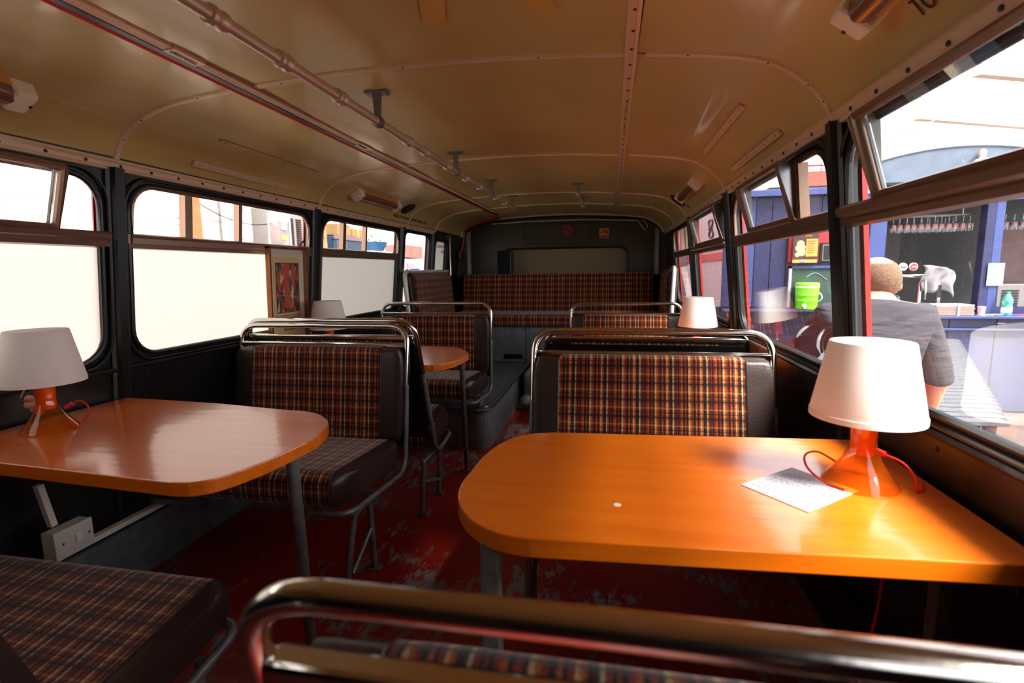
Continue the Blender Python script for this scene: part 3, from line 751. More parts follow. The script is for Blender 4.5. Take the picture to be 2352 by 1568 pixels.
    xs_in = x1-.03 if wall_side == 'L' else x0+.03
    # crossbar under the seat
    MB().tube([(x0+.02, (ya+yfr)/2, zb+.008), (x1-.02, (ya+yfr)/2, zb+.008)], .011, 10).build('cross_bar', greytube, T, smooth=True)
    if legs:
        for (ly, topy) in legs:
            zt_ = zb+(zf-zb)*(topy-yb)/(yf-yb) if yf != yb else zb
            MB().tube(fillet([(xs_in, topy, max(zb, zt_)-.002), (xs_in, ly+(topy-ly)*.3, floor_z+(zb-floor_z)*.45), (xs_in, ly, floor_z+.01)], .05, 5), .0115, 12).build('leg', greytube, T, smooth=True)
            MB().box((xs_in, ly, floor_z+.005), (.055, .045, .007)).build('foot_plate', greytube, T, bevel=.002)
        if len(legs) > 1:
            MB().tube([(xs_in, min(legs[0][1], legs[1][1])-.03, zb-.004), (xs_in, max(legs[0][1], legs[1][1])+.03, zb-.004)], .010, 10).build('leg_rail', greytube, T, smooth=True)
            (l0, t0), (l1, t1) = legs
            MB().tube([(xs_in, l1+(t1-l1)*.5, floor_z+(zb-floor_z)*.28), (xs_in, l0+(t0-l0)*.6, floor_z+(zb-floor_z)*.60)], .009, 10).build('leg_strut', greytube, T, smooth=True)
    # wall-side fixing bracket
    xw = x0+.01 if wall_side == 'L' else x1-.01
    MB().box((xw, (ya+yfr)/2, zb-.0), (.03, run*.7, .025)).build('wall_bracket', greytube, T, bevel=.003)
    return T
def ring2(pts, sc):
    n = len(pts); c = (sum(p[0] for p in pts)/n, sum(p[1] for p in pts)/n)
    return [(c[0]+(p[0]-c[0])*sc, c[1]+(p[1]-c[1])*sc) for p in pts]

bus_seat(-1.675, -.86, 2.065, .835, 1.985, .295, 1.49, .335, -1, 'double bus seat facing the camera behind the near left table', legs=((1.72, 1.70), (1.50, 1.60)), cushion_top=.12)
bus_seat(-1.66, -.832, 2.11, .862, 2.31, .255, 2.57, .295, 1, 'left bus seat facing the rear, back to back with the seat behind the near table', legs=((2.17, 2.22), (2.41, 2.46)), rail_h=.078, cushion_top=.13)
bus_seat(-1.575, -.785, 3.36, .862, 3.32, .335, 2.87, .362, -1, 'left bus seat facing the camera, on the grey raised platform', floor_z=.268, legs=((3.17, 3.20), (3.13, 3.05)), rail_h=.072, cushion_top=.12)
bus_seat(-.272, .56, 1.87, .842, 1.72, .295, 1.40, .325, -1, 'brightly lit bus seat facing the camera behind the near right table', wall_side='R', legs=((1.60, 1.62), (1.48, 1.50)), rail_h=.080)
bus_seat(-.258, .545, 2.13, .862, 2.32, .255, 2.62, .295, 1, 'right bus seat facing the rear, only its chrome rail showing above the lit seat', wall_side='R', legs=((2.2, 2.24), (2.44, 2.46)), rail_h=.038)
bus_seat(-.285, .545, 4.0, .806, 3.93, .335, 3.47, .362, -1, 'rearmost right bus seat facing the camera behind the far lamp', wall_side='R', legs=((3.9, 3.85), (3.66, 3.62)), rail_h=.082)
bus_seat(-.292, .56, .352, .815, .50, .28, .86, .31, 1, 'nearest bus seat, its thick chrome rail crossing the bottom of the picture', wall_side='R', legs=((.45, .48), (.70, .72)), rail_h=.088, bulge=.012, tubr=.0126, rail_dy=.0)
bus_seat(-1.675, -.86, .42, .80, .60, .265, .985, .315, 1, 'bus seat in the bottom left corner, only its cushion in view', legs=((.55, .6), (.85, .88)), rail_h=.080, cushion_top=.10)

# rear bench across the bus
bench = thing('rear_bench', (-.55, 5.1, .268), 'wide tartan bench seat across the rear of the bus', 'bench')
pr = lean_rect(5.25, .66, 5.33, 1.105, .09, .02, .01)
pr = [(a+.05, b) for a, b in pr]
cushion(pr, [(-1.53, .8), (-1.52, .97), (-1.49, 1), (.40, 1), (.425, .97), (.435, .8)], plaid, 'backrest_fabric', bench, True, True)
pts = rrect(4.78, 5.30, .612, .735, [.02, .02, .03, .045], 6); d2 = []
for i in range(len(pts)):
    p, q = pts[i], pts[(i+1) % len(pts)]; d2.append(p); dd = math.dist(p, q)
    if dd > .06:
        for j in range(1, 9): d2.append((p[0]+(q[0]-p[0])*j/9, p[1]+(q[1]-p[1])*j/9))
cushion(d2, [(-1.56, .9), (-1.54, 1), (.50, 1), (.52, .9)], plaid, 'seat_fabric', bench, True, True)
MB().tube([(-1.54, 4.785, .622), (.5, 4.785, .622)], .004, 6).build('piping', vinyl, bench)
for a, b in ((-1.6, -1.215), (-1.21, -.785), (-.78, -.30), (-.295, .15), (.155, .55)):
    MB().bx(a, b, 4.80, 4.815, .27, .612).build('riser_panel', greypaint, bench, bevel=.003)
MB().bx(-1.0, -.815, 4.793, 4.802, .302, .345).build('vent_slot', blackpl, bench)
for xx in (-.98, -.80, -.75): MB().lathe([(.006, 0), (0, .004)], (xx, 4.80, .595), 8, rot=Euler((PI/2, 0, 0)).to_matrix()).build('screw', screwm, bench)

# inward-facing high-backed seats over the wheel arches
def side_seat(s, y0, y1, label, xoff):
    sg = 1 if s == 'L' else -1
    T = thing('side_seat', W(s, (y0+y1)/2, .268, .2), label, 'bus seat')
    top = 1.152
    X = lambda o, z: wx(s, z)+sg*(o)
    # slab: runs from (y0) at top slanting forward, nearly vertical, facing the aisle
    rows_f = []
    def outline(o_front, z): return None
    def slab(a0, a1, m, nm, th=.07, puff=0, z0=.62, z1=top, rake0=.0, rake1=.0):
        vs = []; uv = []; fs = []; N = 12
        secs = []
        for k in range(N+1):
            t_ = k/N; z = z0+(z1-z0)*t_
            e = (1-t_)*xoff
            h = th*(1-.0*t_); rz = .5 if t_ in (0, 1) else 1
            ya = a0-(.10*(1-t_) if rake0 else 0)*-1*rake0; yb_ = a1+rake1*(1-t_)*.12
            xb = X(.035+e, z); xf = X(.035+e+(h+puff)*(.55 if k in (0, N) else 1), z)
            secs.append([(xb, ya, z), (xf, ya, z), (xf, yb_, z), (xb, yb_, z)])
        for k, sec in enumerate(secs):
            for i, p in enumerate(sec): vs.append(p); uv.append((p[1]+1 if i in (1, 2) else p[1], p[2]+1))
        for k in range(N):
            for i in range(4): a = k*4+i; b = k*4+(i+1) % 4; fs.append([a, b, b+4, a+4])
        fs += [[3, 2, 1, 0], [N*4+i for i in range(4)]]
        return MB().add(vs, fs, uv).build(nm, m, T, bevel=.012)
    slab(y0+.11, y1-.05, plaid, 'backrest_fabric', .072, .006, rake0=.35, rake1=.5)
    slab(y0+.01, y0+.11, vinyl, 'backrest_side', .07, rake0=.35, rake1=-.29)
    slab(y1-.05, y1, vinyl, 'backrest_side', .07, rake1=.5)
    # light painted tube round the near edge
    pth = fillet([W(s, y0-.03+.06, .62, .07+xoff), W(s, y0-.01, .80, .07+xoff*.7), W(s, y0, top+.005, .07), W(s, y0+.15, top+.012, .07), W(s, y1, top+.012, .07)], .06, 6)
    MB().tube(pth[:-8], .017, 10).build('edge_tube', mirrorb, T, smooth=True)
    MB().tube([W(s, y0+.12, top+.006, .07), W(s, y1, top+.006, .07)], .012, 8).build('top_tube', mirrorb if s == 'L' else vinyl, T, smooth=True)
    # seat cushion and wheel-arch box
    xa, xb = wx(s, .7)+sg*.03, wx(s, .7)+sg*.62
    pts = rrect(min(xa, xb), max(xa, xb), .615, .735, .04, 6)
    vs = []; uv = []; fs = []; n = len(pts)
    for y, sc in ((y0+.15, .8), (y0+.165, .96), (y0+.19, 1), (4.75, 1), (4.775, .95)):
        cx = (xa+xb)/2; cz = .675
        for i in range(n): p = pts[i]; vs.append((cx+(p[0]-cx)*sc, y, cz+(p[1]-cz)*sc)); uv.append((y+1, p[0]+3+p[1]))
    for k in range(4):
        for i in range(n): a = k*n+i; b = k*n+(i+1) % n; fs.append([a, b, b+n, a+n])
    fs += [list(range(n)), [4*n+i for i in range(n)]]
    MB().add(vs, fs, uv).build('seat_fabric', plaid, T, smooth=True)
    rows = []
    for y in (y0+.2, 4.79):
        rows.append([(wx(s, .3)+sg*.50, y, .0 if s == 'R' else .268), (wx(s, .3)+sg*.50, y, .40), (wx(s, .5)+sg*.47, y, .53), (wx(s, .6)+sg*.40, y, .61), (wx(s, .6)+sg*.012, y, .612)])
    bb = MB().sheet(rows); bb.add(rows[0]+[(wx(s, 0), y0+.2, rows[0][0][2])], [[0, 1, 2, 3, 4, 5]]); bb.build('wheel_arch_box', greypaint, T, bevel=.01)
side_seat('L', 3.86, 4.98, 'high backed inward facing seat with pale edge tube by the left rear window', .09)
side_seat('R', 4.42, 5.15, 'high backed inward facing seat with white edge tube by the right rear window', .07)
# right rear wheel arch casing
wa = thing('floor_rear_step', (.2, 4.6, 0), kind='structure')
MB().bx(-.70, .62, 4.15, 4.79, 0, .30).build('rear_floor_box', greypaint, wa, bevel=.03)
MB().lathe([(.05, 0), (.055, .01), (.055, .06), (.03, .085), (0, .09)], (-.66, 4.08, .08), 20, rot=Euler((PI/2, 0, 0)).to_matrix()).build('floor_vent_cap', greypaint, wa, smooth=True)

# ================================================================== TABLES
def closed_smooth(pts, n=4):
    P = [Vector((a, b, 0)) for a, b in pts]; out = []; N = len(P)
    for i in range(N):
        a, b, c, d = P[i-1], P[i], P[(i+1) % N], P[(i+2) % N]
        for k in range(n):
            t = k/n; q = .5*((2*b)+(-a+c)*t+(2*a-5*b+4*c-d)*t*t+(-a+3*b-3*c+d)*t**3); out.append((q.x, q.y))
    return out
def open_smooth(pts, n=4): return [(p.x, p.y) for p in smooth_path([(a, b, 0) for a, b in pts], n)]
def table(outl, name_label, leg, wallx, ylim, th=.03, leg_r=.016, square=False):
    T = thing('table', (sum(p[0] for p in outl)/len(outl), sum(p[1] for p in outl)/len(outl), 0), name_label, 'table')
    MB().prism(outl, .72-th, .72).build('tabletop', lam, T, bevel=.0025)
    (ax, ay), (bx_, by) = leg
    if square: MB().box((ax, ay, .345), (.032, .032, .69)).build('leg', greytube, T, bevel=.003)
    else: MB().tube([(ax, ay, .69), (bx_, by, .005)], leg_r, 14).build('leg', greytube, T, smooth=True)
    MB().box((bx_, by, .004), (.07, .05, .006)).build('foot_plate', greytube, T, bevel=.002)
    sg = 1 if wallx < 0 else -1
    MB().bx(wallx, wallx+sg*.03, ylim[0]+.03, ylim[1]-.03, .655, .69).build('wall_batten', mat('dark_wood', (52, 34, 24), .5), T, bevel=.002)
    return T
tR = open_smooth([(-.145, 1.312), (-.217, 1.280), (-.262, 1.21), (-.284, 1.117), (-.290, 1.023), (-.292, .953), (-.281, .893), (-.262, .850), (-.235, .813), (-.200, .784), (-.165, .768), (-.12, .762)], 4)+[(.632, .806), (.632, 1.362)]
table(tR, 'near right orange table with paper and lamp on it', ((-.195, .80), (-.195, .80)), .638, (.8, 1.36), .034, square=True)
tL = [(-1.70, 1.49), (-1.30, 1.462), (-1.037, 1.422)]+open_smooth([(-.94, 1.413), (-.874, 1.385), (-.80, 1.312), (-.767, 1.223), (-.760, 1.158), (-.766, 1.094), (-.776, 1.023), (-.790, .969), (-.806, .924), (-.829, .888), (-.862, .868)], 4)+[(-.90, .864), (-1.40, .898), (-1.70, .915)]
table(tL, 'near left orange table with glossy reflections, beside the frosted windows', ((-.80, 1.13), (-.877, 1.267)), -1.70, (.92, 1.48), .032)
tL2 = [(-1.70, 2.83), (-1.135, 2.823), (-.966, 2.803)]+open_smooth([(-.90, 2.79), (-.848, 2.763), (-.78, 2.68), (-.725, 2.57), (-.717, 2.50), (-.722, 2.424), (-.735, 2.32), (-.765, 2.25), (-.80, 2.222)], 4)+[(-.873, 2.212), (-1.70, 2.24)]
table(tL2, 'far left orange table with curved end', ((-.745, 2.50), (-.80, 2.73)), -1.70, (2.24, 2.82), .03, .013)
tR2 = open_smooth([(-.05, 2.90), (-.15, 2.885), (-.23, 2.82), (-.255, 2.7), (-.26, 2.6), (-.255, 2.48), (-.23, 2.38), (-.16, 2.33), (-.05, 2.31)], 4)+[(.632, 2.31), (.632, 2.90)]
table(tR2, 'far right orange table, a bright strip seen over the chrome rails', ((-.17, 2.45), (-.19, 2.45)), .64, (2.32, 2.89), .03)
MB().lathe([(.0075, .0005), (.006, .0012)], (.02, .905, .72), 10).build('stain', whiteplastic, bpy.data.objects['table'])

sheet = thing('paper_sheet', (.37, 1.03, .7205), 'white printed sheet lying half under the near right lamp', 'paper')
pc = [Vector((.264, 1.032, .7215)), Vector((.351, .926, .7215)), Vector((.478, 1.035, .7215)), Vector((.393, 1.141, .7215))]
MB().add(pc+[p-Vector((0, 0, .0009)) for p in pc], [[0, 1, 2, 3], [7, 6, 5, 4], [0, 4, 5, 1], [1, 5, 6, 2], [2, 6, 7, 3], [3, 7, 4, 0]]).build('sheet', mat('menu_paper', (176, 176, 186), .7), sheet)
exv = (pc[1]-pc[0]).normalized(); eyv = (pc[3]-pc[0]).normalized(); b = MB()
for i in range(15):
    o_ = pc[0]+eyv*(.020+i*.0085)+exv*.012; ln = .05+.06*random.random()
    if i % 5 == 4: continue
    x_ = 0
    while x_ < ln:
        wl_ = .004+.008*random.random(); p = o_+exv*x_+Vector((0, 0, .0003)); q = p+exv*wl_; b.add([p, q, q+eyv*.0016, p+eyv*.0016], [[0, 1, 2, 3]]); x_ += wl_+.003
b.build('printed_lines', mat('faded_print', (84, 84, 100), .7), sheet, kind='stuff')

# ================================================================== LAMPS
def lamp(x, y, z, label, cord):
    T = thing('table_lamp', (x, y, z), label, 'lamp', 'matching table lamps')
    base = [(.066, .0), (.067, .003), (.060, .014), (.047, .030), (.034, .050), (.0255, .072), (.022, .090), (.0235, .112), (.030, .135), (.034, .150)]
    MB().lathe(base, (x, y, z), 36, cap=False).build('base', orangepl, T, smooth=True)
    MB().lathe([(.0185, .062), (.020, .064), (.0225, .10), (.024, .14), (0, .141)], (x, y, z), 20).build('lamp_holder', mat('orange_holder', (240, 112, 20), .4), T, smooth=True)
    sh = MB().lathe([(.095, .138), (.0965, .146), (.0705, .284), (.069, .286)], (x, y, z), 48, cap=False).build('lamp_shade', shadem, T, smooth=True)
    MB().lathe([(.0945, .137), (.0972, .137), (.0972, .148), (.0955, .148)], (x, y, z), 48, cap=False).build('shade_rim', shadem, T, smooth=True)
    MB().lathe([(.0, .283), (.069, .286)], (x, y, z), 40, cap=False).build('shade_top', shadem, T, smooth=True)
    MB().tube(smooth_path([(x+a, y+b_, z+c) for a, b_, c in cord], 6), .0022, 8).build('power_cord', redcord, T, smooth=True)
    p = cord[min(3, len(cord)-1)]
    MB().tube([(x+cord[0][0], y+cord[0][1], z+cord[0][2]), (x+cord[1][0], y+cord[1][1], z+cord[1][2])], .006, 10).build('cord_switch', redcord, T, smooth=True)
    return T
lamp(.497, 1.075, .7205, 'near right table lamp with white shade and glowing orange base, on the sunlit table', [(.045, .045, .055), (.055, .03, .052), (.075, .005, .045), (.088, -.015, .025), (.085, -.03, .003), (.10, -.02, .003), (.12, .02, .003)])
MB().tube(smooth_path([(.46, 1.10, .755), (.435, 1.125, .765), (.41, 1.12, .758), (.405, 1.09, .742), (.425, 1.06, .726), (.45, 1.03, .724)], 6), .0022, 8).build('power_cord', redcord, bpy.data.objects['table_lamp'], smooth=True)
lamp(-1.560, 1.13, .7205, 'near left table lamp with white shade and orange base, on the glossy left table', [(.035, .02, .06), (.05, .03, .07), (.07, .035, .078), (.088, .04, .065), (.09, .04, .04), (.075, .03, .015), (.06, .02, .004), (-.05, .07, .004)])
lamp(-1.470, 2.475, .7205, 'far left table lamp rising behind the chrome rails, beside the framed poster', [(.04, .0, .04), (.06, .0, .045), (.08, .0, .03), (.08, .02, .004), (-.03, .09, .004)])
lamp(.450, 2.71, .7205, 'far right table lamp with white shade beside the middle right window', [(.045, .02, .04), (.06, .01, .046), (.085, .0, .04), (.095, .0, .02), (.088, 0, .005), (.12, .05, .004)])

# small things on the near left wall
bag = MB()
for i in range(8):
    p = Vector((-1.64, 1.16+random.uniform(-.02, .02), .765+i*.006+random.uniform(-.01, .01)))
    bag.lathe([(0, -.012), (.010, -.006), (.013, .003), (.008, .010), (0, .012)], p, 8, rot=Euler((random.random()*3, random.random()*3, 0)).to_matrix())
tb = thing('tape_wad', (-1.67, 1.13, .76), 'crumpled pinkish wad with a wire loop on the wall beside the near left lamp', 'wad')
bag.build('wad', mat('peach_tape', (214, 160, 140), .6, vary=.4, vscale=60), tb, smooth=True)
MB().tube(smooth_path([(-1.65, 1.13, .81), (-1.64, 1.14, .835), (-1.635, 1.17, .835), (-1.64, 1.185, .81), (-1.65, 1.185, .785)], 5), .0018, 6).build('wire_loop', mat('peach_tape', (214, 160, 140)), tb, smooth=True)
socket = thing('wall_switch', (-1.68, 1.2, .28), 'white switched fuse box on the wall under the near left table', 'switch')
MB().box((-1.672, 1.215, .335), (.045, .115, .085)).build('back_box', whiteplastic, socket, bevel=.003)
sp_ = MB().box((-1.646, 1.215, .335), (.008, .118, .088)).build('face_plate', mat('white_faceplate', (214, 204, 196), .4), socket, bevel=.003)
MB().box((-1.640, 1.225, .335), (.006, .018, .030)).build('rocker', whiteplastic, socket, bevel=.002)
for dy in (-.035, .045): MB().lathe([(.004, 0), (0, .003)], (-1.642, 1.215+dy, .335), 8, rot=Euler((0, PI/2, 0)).to_matrix()).build('screw', screwm, socket)
cd = thing('cable_trunking', (-1.68, 1.3, .2), 'white cable trunking on the left wall below the near table', 'trunking')
MB().tube([(-1.685, 1.165, .53), (-1.680, 1.185, .39)], .013, 4).build('vertical_run', whiteplastic, cd)
MB().bx(-1.70, -1.672, 1.12, 1.62, .272, .290).build('horizontal_run', whiteplastic, cd, bevel=.002)
MB().box((-1.60, 2.75, .68), (.004, .018, .05), (0, .2, .3)).build('paper_tag', paper, None, label='small white paper tag on the left wall behind the chrome rails', cat='tag')
cord_hang = MB().tube(smooth_path([(.55, 1.10, .69), (.56, 1.09, .5), (.545, 1.1, .3), (.50, 1.05, .15), (.53, 1.0, .06)], 6), .003, 8).build('hanging_cord', redcord, None, smooth=True, label='red cord hanging under the near right table', cat='cord')
ub = thing('junction_box', (.5, 1.0, .25), 'white junction box with upright trunking under the near right table', 'junction box')
MB().box((.595, .93, .33), (.05, .08, .07)).build('box', whiteplastic, ub, bevel=.004); MB().box((.605, .99, .45), (.025, .03, .45)).build('trunking', greytube, ub, bevel=.002)

# framed poster leaning on the left window
pf = thing('framed_poster', W('L', 2.36, .80), 'narrow framed poster leaning against the left window, lettered BRIGHTEST LONDON', 'poster')
def PF(y, z, off): return W('L', y, z, .050+off+(1.27-z)*.06)
y0, y1, z0, z1 = 2.195, 2.505, .765, 1.285
def slabp(ya, yb_, za, zb_, o0, o1, m, nm, par=pf, bev=.0): return MB().add([PF(y, z, o) for z in (za, zb_) for y, o in ((ya, o0), (yb_, o0), (yb_, o1), (ya, o1))], [[3, 2, 1, 0], [4, 5, 6, 7], [0, 1, 5, 4], [1, 2, 6, 5], [2, 3, 7, 6], [3, 0, 4, 7]]).build(nm, m, par, bevel=bev)
fmat = mat('copper_frame', (150, 88, 52), .25, metal=.6)
for a in ((y0, y0+.012, z0, z1), (y1-.012, y1, z0, z1), (y0, y1, z0, z0+.012), (y0, y1, z1-.012, z1)): slabp(*a, 0, .024, fmat, 'frame_rail', bev=.001)
slabp(y0+.01, y1-.01, z0+.01, z1-.01, .002, .006, mat('mount_card', (226, 206, 196), .6), 'mount')
pp = slabp(y0+.045, y1-.045, z0+.03, z1-.05, .006, .008, mat('yellow_poster', (226, 196, 118), .6), 'poster_sheet')
slabp(y0+.060, y1-.058, z0+.19, z1-.078, .008, .0086, blackpl, 'picture_border', pp)
am = bpy.data.materials.new('abstract_print'); am.use_nodes = True; n = am.node_tree.nodes; L = am.node_tree.links
tc = n.new('ShaderNodeTexCoord'); mp = n.new('ShaderNodeMapping'); mp.inputs['Scale'].default_value = (1, 60, 26); vo = n.new('ShaderNodeTexVoronoi'); vo.inputs['Scale'].default_value = 1
L.new(tc.outputs['Object'], mp.inputs[0]); L.new(mp.outputs[0], vo.inputs[0])
sx_ = n.new('ShaderNodeSeparateColor'); L.new(vo.outputs['Color'], sx_.inputs[0]); rr = n.new('ShaderNodeValToRGB'); rr.color_ramp.interpolation = 'CONSTANT'
for i, (p, c) in enumerate(((0, (22, 24, 30)), (.25, (200, 52, 20)), (.45, (60, 66, 60)), (.6, (214, 120, 30)), (.72, (150, 20, 16)), (.85, (30, 40, 60)), (.93, (220, 190, 120)))):
    e = rr.color_ramp.elements[0] if i == 0 else rr.color_ramp.elements.new(p); e.position = p; e.color = srgb(*c)
L.new(sx_.outputs[0], rr.inputs[0]); L.new(rr.outputs[0], n['Principled BSDF'].inputs['Base Color'])
slabp(y0+.064, y1-.062, z0+.194, z1-.082, .0086, .0092, am, 'picture_print', pp)
for (ya, yb_, za, zb_) in ((y0+.125, y0+.165, z0+.215, z1-.085), (y0+.19, y0+.215, z1-.20, z1-.085)):
    slabp(ya, yb_, za, zb_, .0092, .0095, mat('poster_red', (196, 48, 18), .6), 'picture_band', pp)
def ptext(body, size, yc, z, m, sq): textmesh(body, size, frame_mat(PF(yc, z, .0088), (0, 1, 0), (PF(0, 1, 0)-PF(0, 0, 0))), 'poster_lettering', m, pp, extrude=.0002, squeeze=sq, align='CENTER')
ptext('BRIGHTEST LONDON', .030, (y0+y1)/2, z0+.158, blackpl, .72); ptext('IS BEST REACHED BY', .018, (y0+y1)/2, z0+.132, blackpl, .75)
slabp((y0+y1)/2-.042, (y0+y1)/2+.042, z0+.098, z0+.120, .008, .0086, mat('poster_red', (196, 48, 18), .6), 'red_label', pp)
ptext('UNDERGROUND', .016, (y0+y1)/2, z0+.1035, mat('poster_cream', (230, 200, 130), .6), .75)
MB().add([PF(y, z, .012) for y, z in ((y0+.012, z0+.012), (y1-.012, z0+.012), (y1-.012, z1-.012), (y0+.012, z1-.012))], [[0, 1, 2, 3]]).build('poster_glass', glass, pf)

# things at the rear
box = thing('loudspeaker', (-1.17, 5.6, 1.10), 'black loudspeaker standing on the ledge behind the rear bench', 'loudspeaker')
MB().box((-1.13, 5.60, 1.235), (.16, .14, .27)).build('cabinet', blackpl, box, bevel=.015); MB().box((-1.13, 5.527, 1.235), (.135, .006, .235)).build('grille', mat('speaker_mesh', (26, 26, 26), .7), box, bevel=.01)
MB().bx(-1.55, .48, 5.42, 5.74, 1.075, 1.098).build('rear_ledge', bulk, wb, bevel=.004)
st = thing('no_smoking_sticker', (-.45, 5.69, 1.53), 'round red no-smoking sticker on the dark rear panel', 'sticker')
MB().lathe([(.050, 0), (.050, .002), (.036, .002), (.036, 0)], (-.455, 5.697, 1.585), 28, rot=Euler((PI/2, 0, 0)).to_matrix(), cap=False).build('ring', redpaint, st)
MB().lathe([(.036, 0), (0, .0005)], (-.455, 5.697, 1.585), 28, rot=Euler((PI/2, 0, 0)).to_matrix(), cap=False).build('disc', mat('sticker_dark', (60, 30, 30), .5), st)
MB().box((-.455, 5.694, 1.585), (.012, .002, .075), (0, .8, 0)).build('slash', redpaint, st)
s2 = thing('warning_sticker', (-.05, 5.73, 1.49), 'square orange warning sticker right of the red one on the rear panel', 'sticker')
MB().box((-.055, 5.736, 1.545), (.105, .003, .105)).build('backing', mat('sticker_orange', (226, 120, 30), .5), s2)
MB().box((-.07, 5.733, 1.565), (.05, .003, .014), (0, -.8, 0)).build('symbol_arm', blackpl, s2); MB().box((-.03, 5.733, 1.555), (.03, .003, .02), (0, .5, 0)).build('symbol_hand', blackpl, s2)
MB().box((-.055, 5.733, 1.508), (.085, .003, .016)).build('text_band', darkred, s2)

# ================================================================== OUTSIDE
gnd = MB().bx(-14, 14, -6, 22, -.66, -.6).build('ground', mat('dark_paving', (96, 84, 80), .7, bump=.3, bscale=12, vary=.3), kind='structure')
rs = []
for y in (-1.6, 5.9): rs.append([Vector((-1.78, y, 1.56))]+[Vector((p.x*1.02, y, p.z+.05)) for p in CS]+[Vector((.70, y, 1.56))])
MB().sheet(rs).build('roof_shell', redpaint, ceil, solid=.01)
MB().bx(-1.72, .66, 5.6, 5.9, 1.76, 1.80).build('rear_ceiling', bulk, wb)
rr_ = []
for y in (5.62, 5.76): rr_.append([Vector((p.x, y, p.z-(.03 if y > 5.7 else 0))) for p in CS])
MB().sheet(rr_).build('rear_cove', bulk, wb, smooth=True)
MB().bx(-1.8, .72, 5.80, 5.86, -.5, 1.8).build('rear_bodywork', redpaint, wb)
rr_ = [[Vector((p.x, 5.80, p.z+.06)) for p in CS], [Vector((p.x, 5.80, 1.4)) for p in CS]]
MB().sheet(rr_).build('rear_backing', bulk, wb)

# --- left: whitewashed stone wall close to the bus, bits and pieces along it
def stone_mat(name, c1, c2, sc):
    m = bpy.data.materials.new(name); m.use_nodes = True; n = m.node_tree.nodes; L = m.node_tree.links; b = n['Principled BSDF']; b.inputs['Roughness'].default_value = .8
    tc = n.new('ShaderNodeTexCoord'); mp = n.new('ShaderNodeMapping'); mp.inputs['Scale'].default_value = (1, .45, 1); L.new(tc.outputs['Object'], mp.inputs[0])
    v = n.new('ShaderNodeTexVoronoi'); v.feature = 'DISTANCE_TO_EDGE'; v.inputs['Scale'].default_value = sc; L.new(mp.outputs[0], v.inputs[0])
    r = n.new('ShaderNodeValToRGB'); r.color_ramp.elements[0].position = .0; r.color_ramp.elements[1].position = .06
    r.color_ramp.elements[0].color = srgb(*c2); r.color_ramp.elements[1].color = srgb(*c1); L.new(v.outputs['Distance'], r.inputs[0]); L.new(r.outputs[0], b.inputs['Base Color'])
    bp = n.new('ShaderNodeBump'); bp.inputs['Strength'].default_value = .5; bp.inputs['Distance'].default_value = .02; L.new(r.outputs[0], bp.inputs['Height']); L.new(bp.outputs[0], b.inputs['Normal'])
    return m
MB().bx(-3.75, -3.5, -5, 4.6, -.6, 2.25).build('wall_outer_left', stone_mat('whitewashed_stone', (240, 238, 232), (150, 146, 138), 5), kind='structure')
MB().bx(-3.95, -3.7, 4.6, 6.1, -.6, 2.6).build('wall_outer_rear', stone_mat('buff_stone', (150, 130, 96), (84, 70, 52), 7), kind='structure')
MB().bx(-3.42, -3.34, 3.66, 3.78, -.6, 2.1).build('timber_post', mat('pale_timber', (150, 100, 60), .6, vary=.2, vscale=14), label='pale timber post against the white wall, seen through the left sliding vent', cat='post', bevel=.004)
MB().tube([(-3.42, 4.08, -.6), (-3.42, 4.08, 2.2)], .012, 8).build('drain_pipe', greytube, label='thin grey vertical pipe on the white outer wall', cat='pipe', smooth=True)
MB().tube(smooth_path([(-3.38, 3.8, 1.75), (-3.38, 4.1, 1.66), (-3.38, 4.5, 1.63), (-3.38, 5.0, 1.72), (-3.38, 5.3, 1.86)], 8), .005, 6).build('slack_cable', blackpl, label='slack cable drooping along the outer wall past the pipe', cat='cable', smooth=True)
ac = thing('air_conditioner', (-3.3, 5.0, 1.4), 'grey outdoor air conditioning unit with dark louvres outside the left window', 'air conditioner')
MB().bx(-3.65, -3.30, 4.74, 5.32, 1.34, 1.83).build('casing', mat('unit_grey', (128, 125, 122), .5), ac, bevel=.01)
for ya, yb_ in ((4.90, 4.98), (5.03, 5.12), (5.17, 5.27)):
    for k in range(13): MB().bx(-3.302, -3.29, ya, yb_, 1.43+k*.024, 1.442+k*.024).build('louvre', blackpl, ac)
MB().bx(-3.302, -3.295, 4.78, 4.86, 1.50, 1.55).build('yellow_label', mat('label_yellow', (240, 196, 60), .5), ac); MB().bx(-3.302, -3.295, 4.78, 4.86, 1.60, 1.70).build('white_label', paper, ac)
clr = thing('plastic_sheet', (-3.1, 4.45, 1.4), 'clear plastic sheet curling beside the air conditioner', 'plastic sheet')
rows = [[(-3.15+.05*math.sin(a), 4.36+a*.16, z) for a in [i*.25 for i in range(8)]] for z in (-.6, 1.36, 1.6, 1.76)]
MB().sheet(rows).build('sheet', clearglass, clr, smooth=True, solid=.004)
def obox(name, y0, y1, z0, z1, m, label, cat, x=-3.7, d=.4, parts=()):
    T = thing(name, (x, (y0+y1)/2, z0), label, cat)
    MB().bx(x-d, x, y0, y1, z0, z1).build('body', m, T, bevel=.01)
    for nm, a, b_, c_, e, mm in parts: MB().bx(x-.004, x+.012, a, b_, c_, e).build(nm, mm, T, bevel=.003)
    return T
tan = mat('cardboard', (140, 108, 68), .7)
obox('skip_container', 6.5, 7.35, .0, 1.66, mat('teal_steel', (34, 66, 88), .5, vary=.4, vscale=3), 'blue and dark steel container outside the rear left window', 'container', parts=(('dark_panel', 6.55, 6.85, 1.1, 1.6, mat('slate', (60, 70, 84), .6)), ('rim', 6.48, 7.37, 1.62, 1.68, steel)))
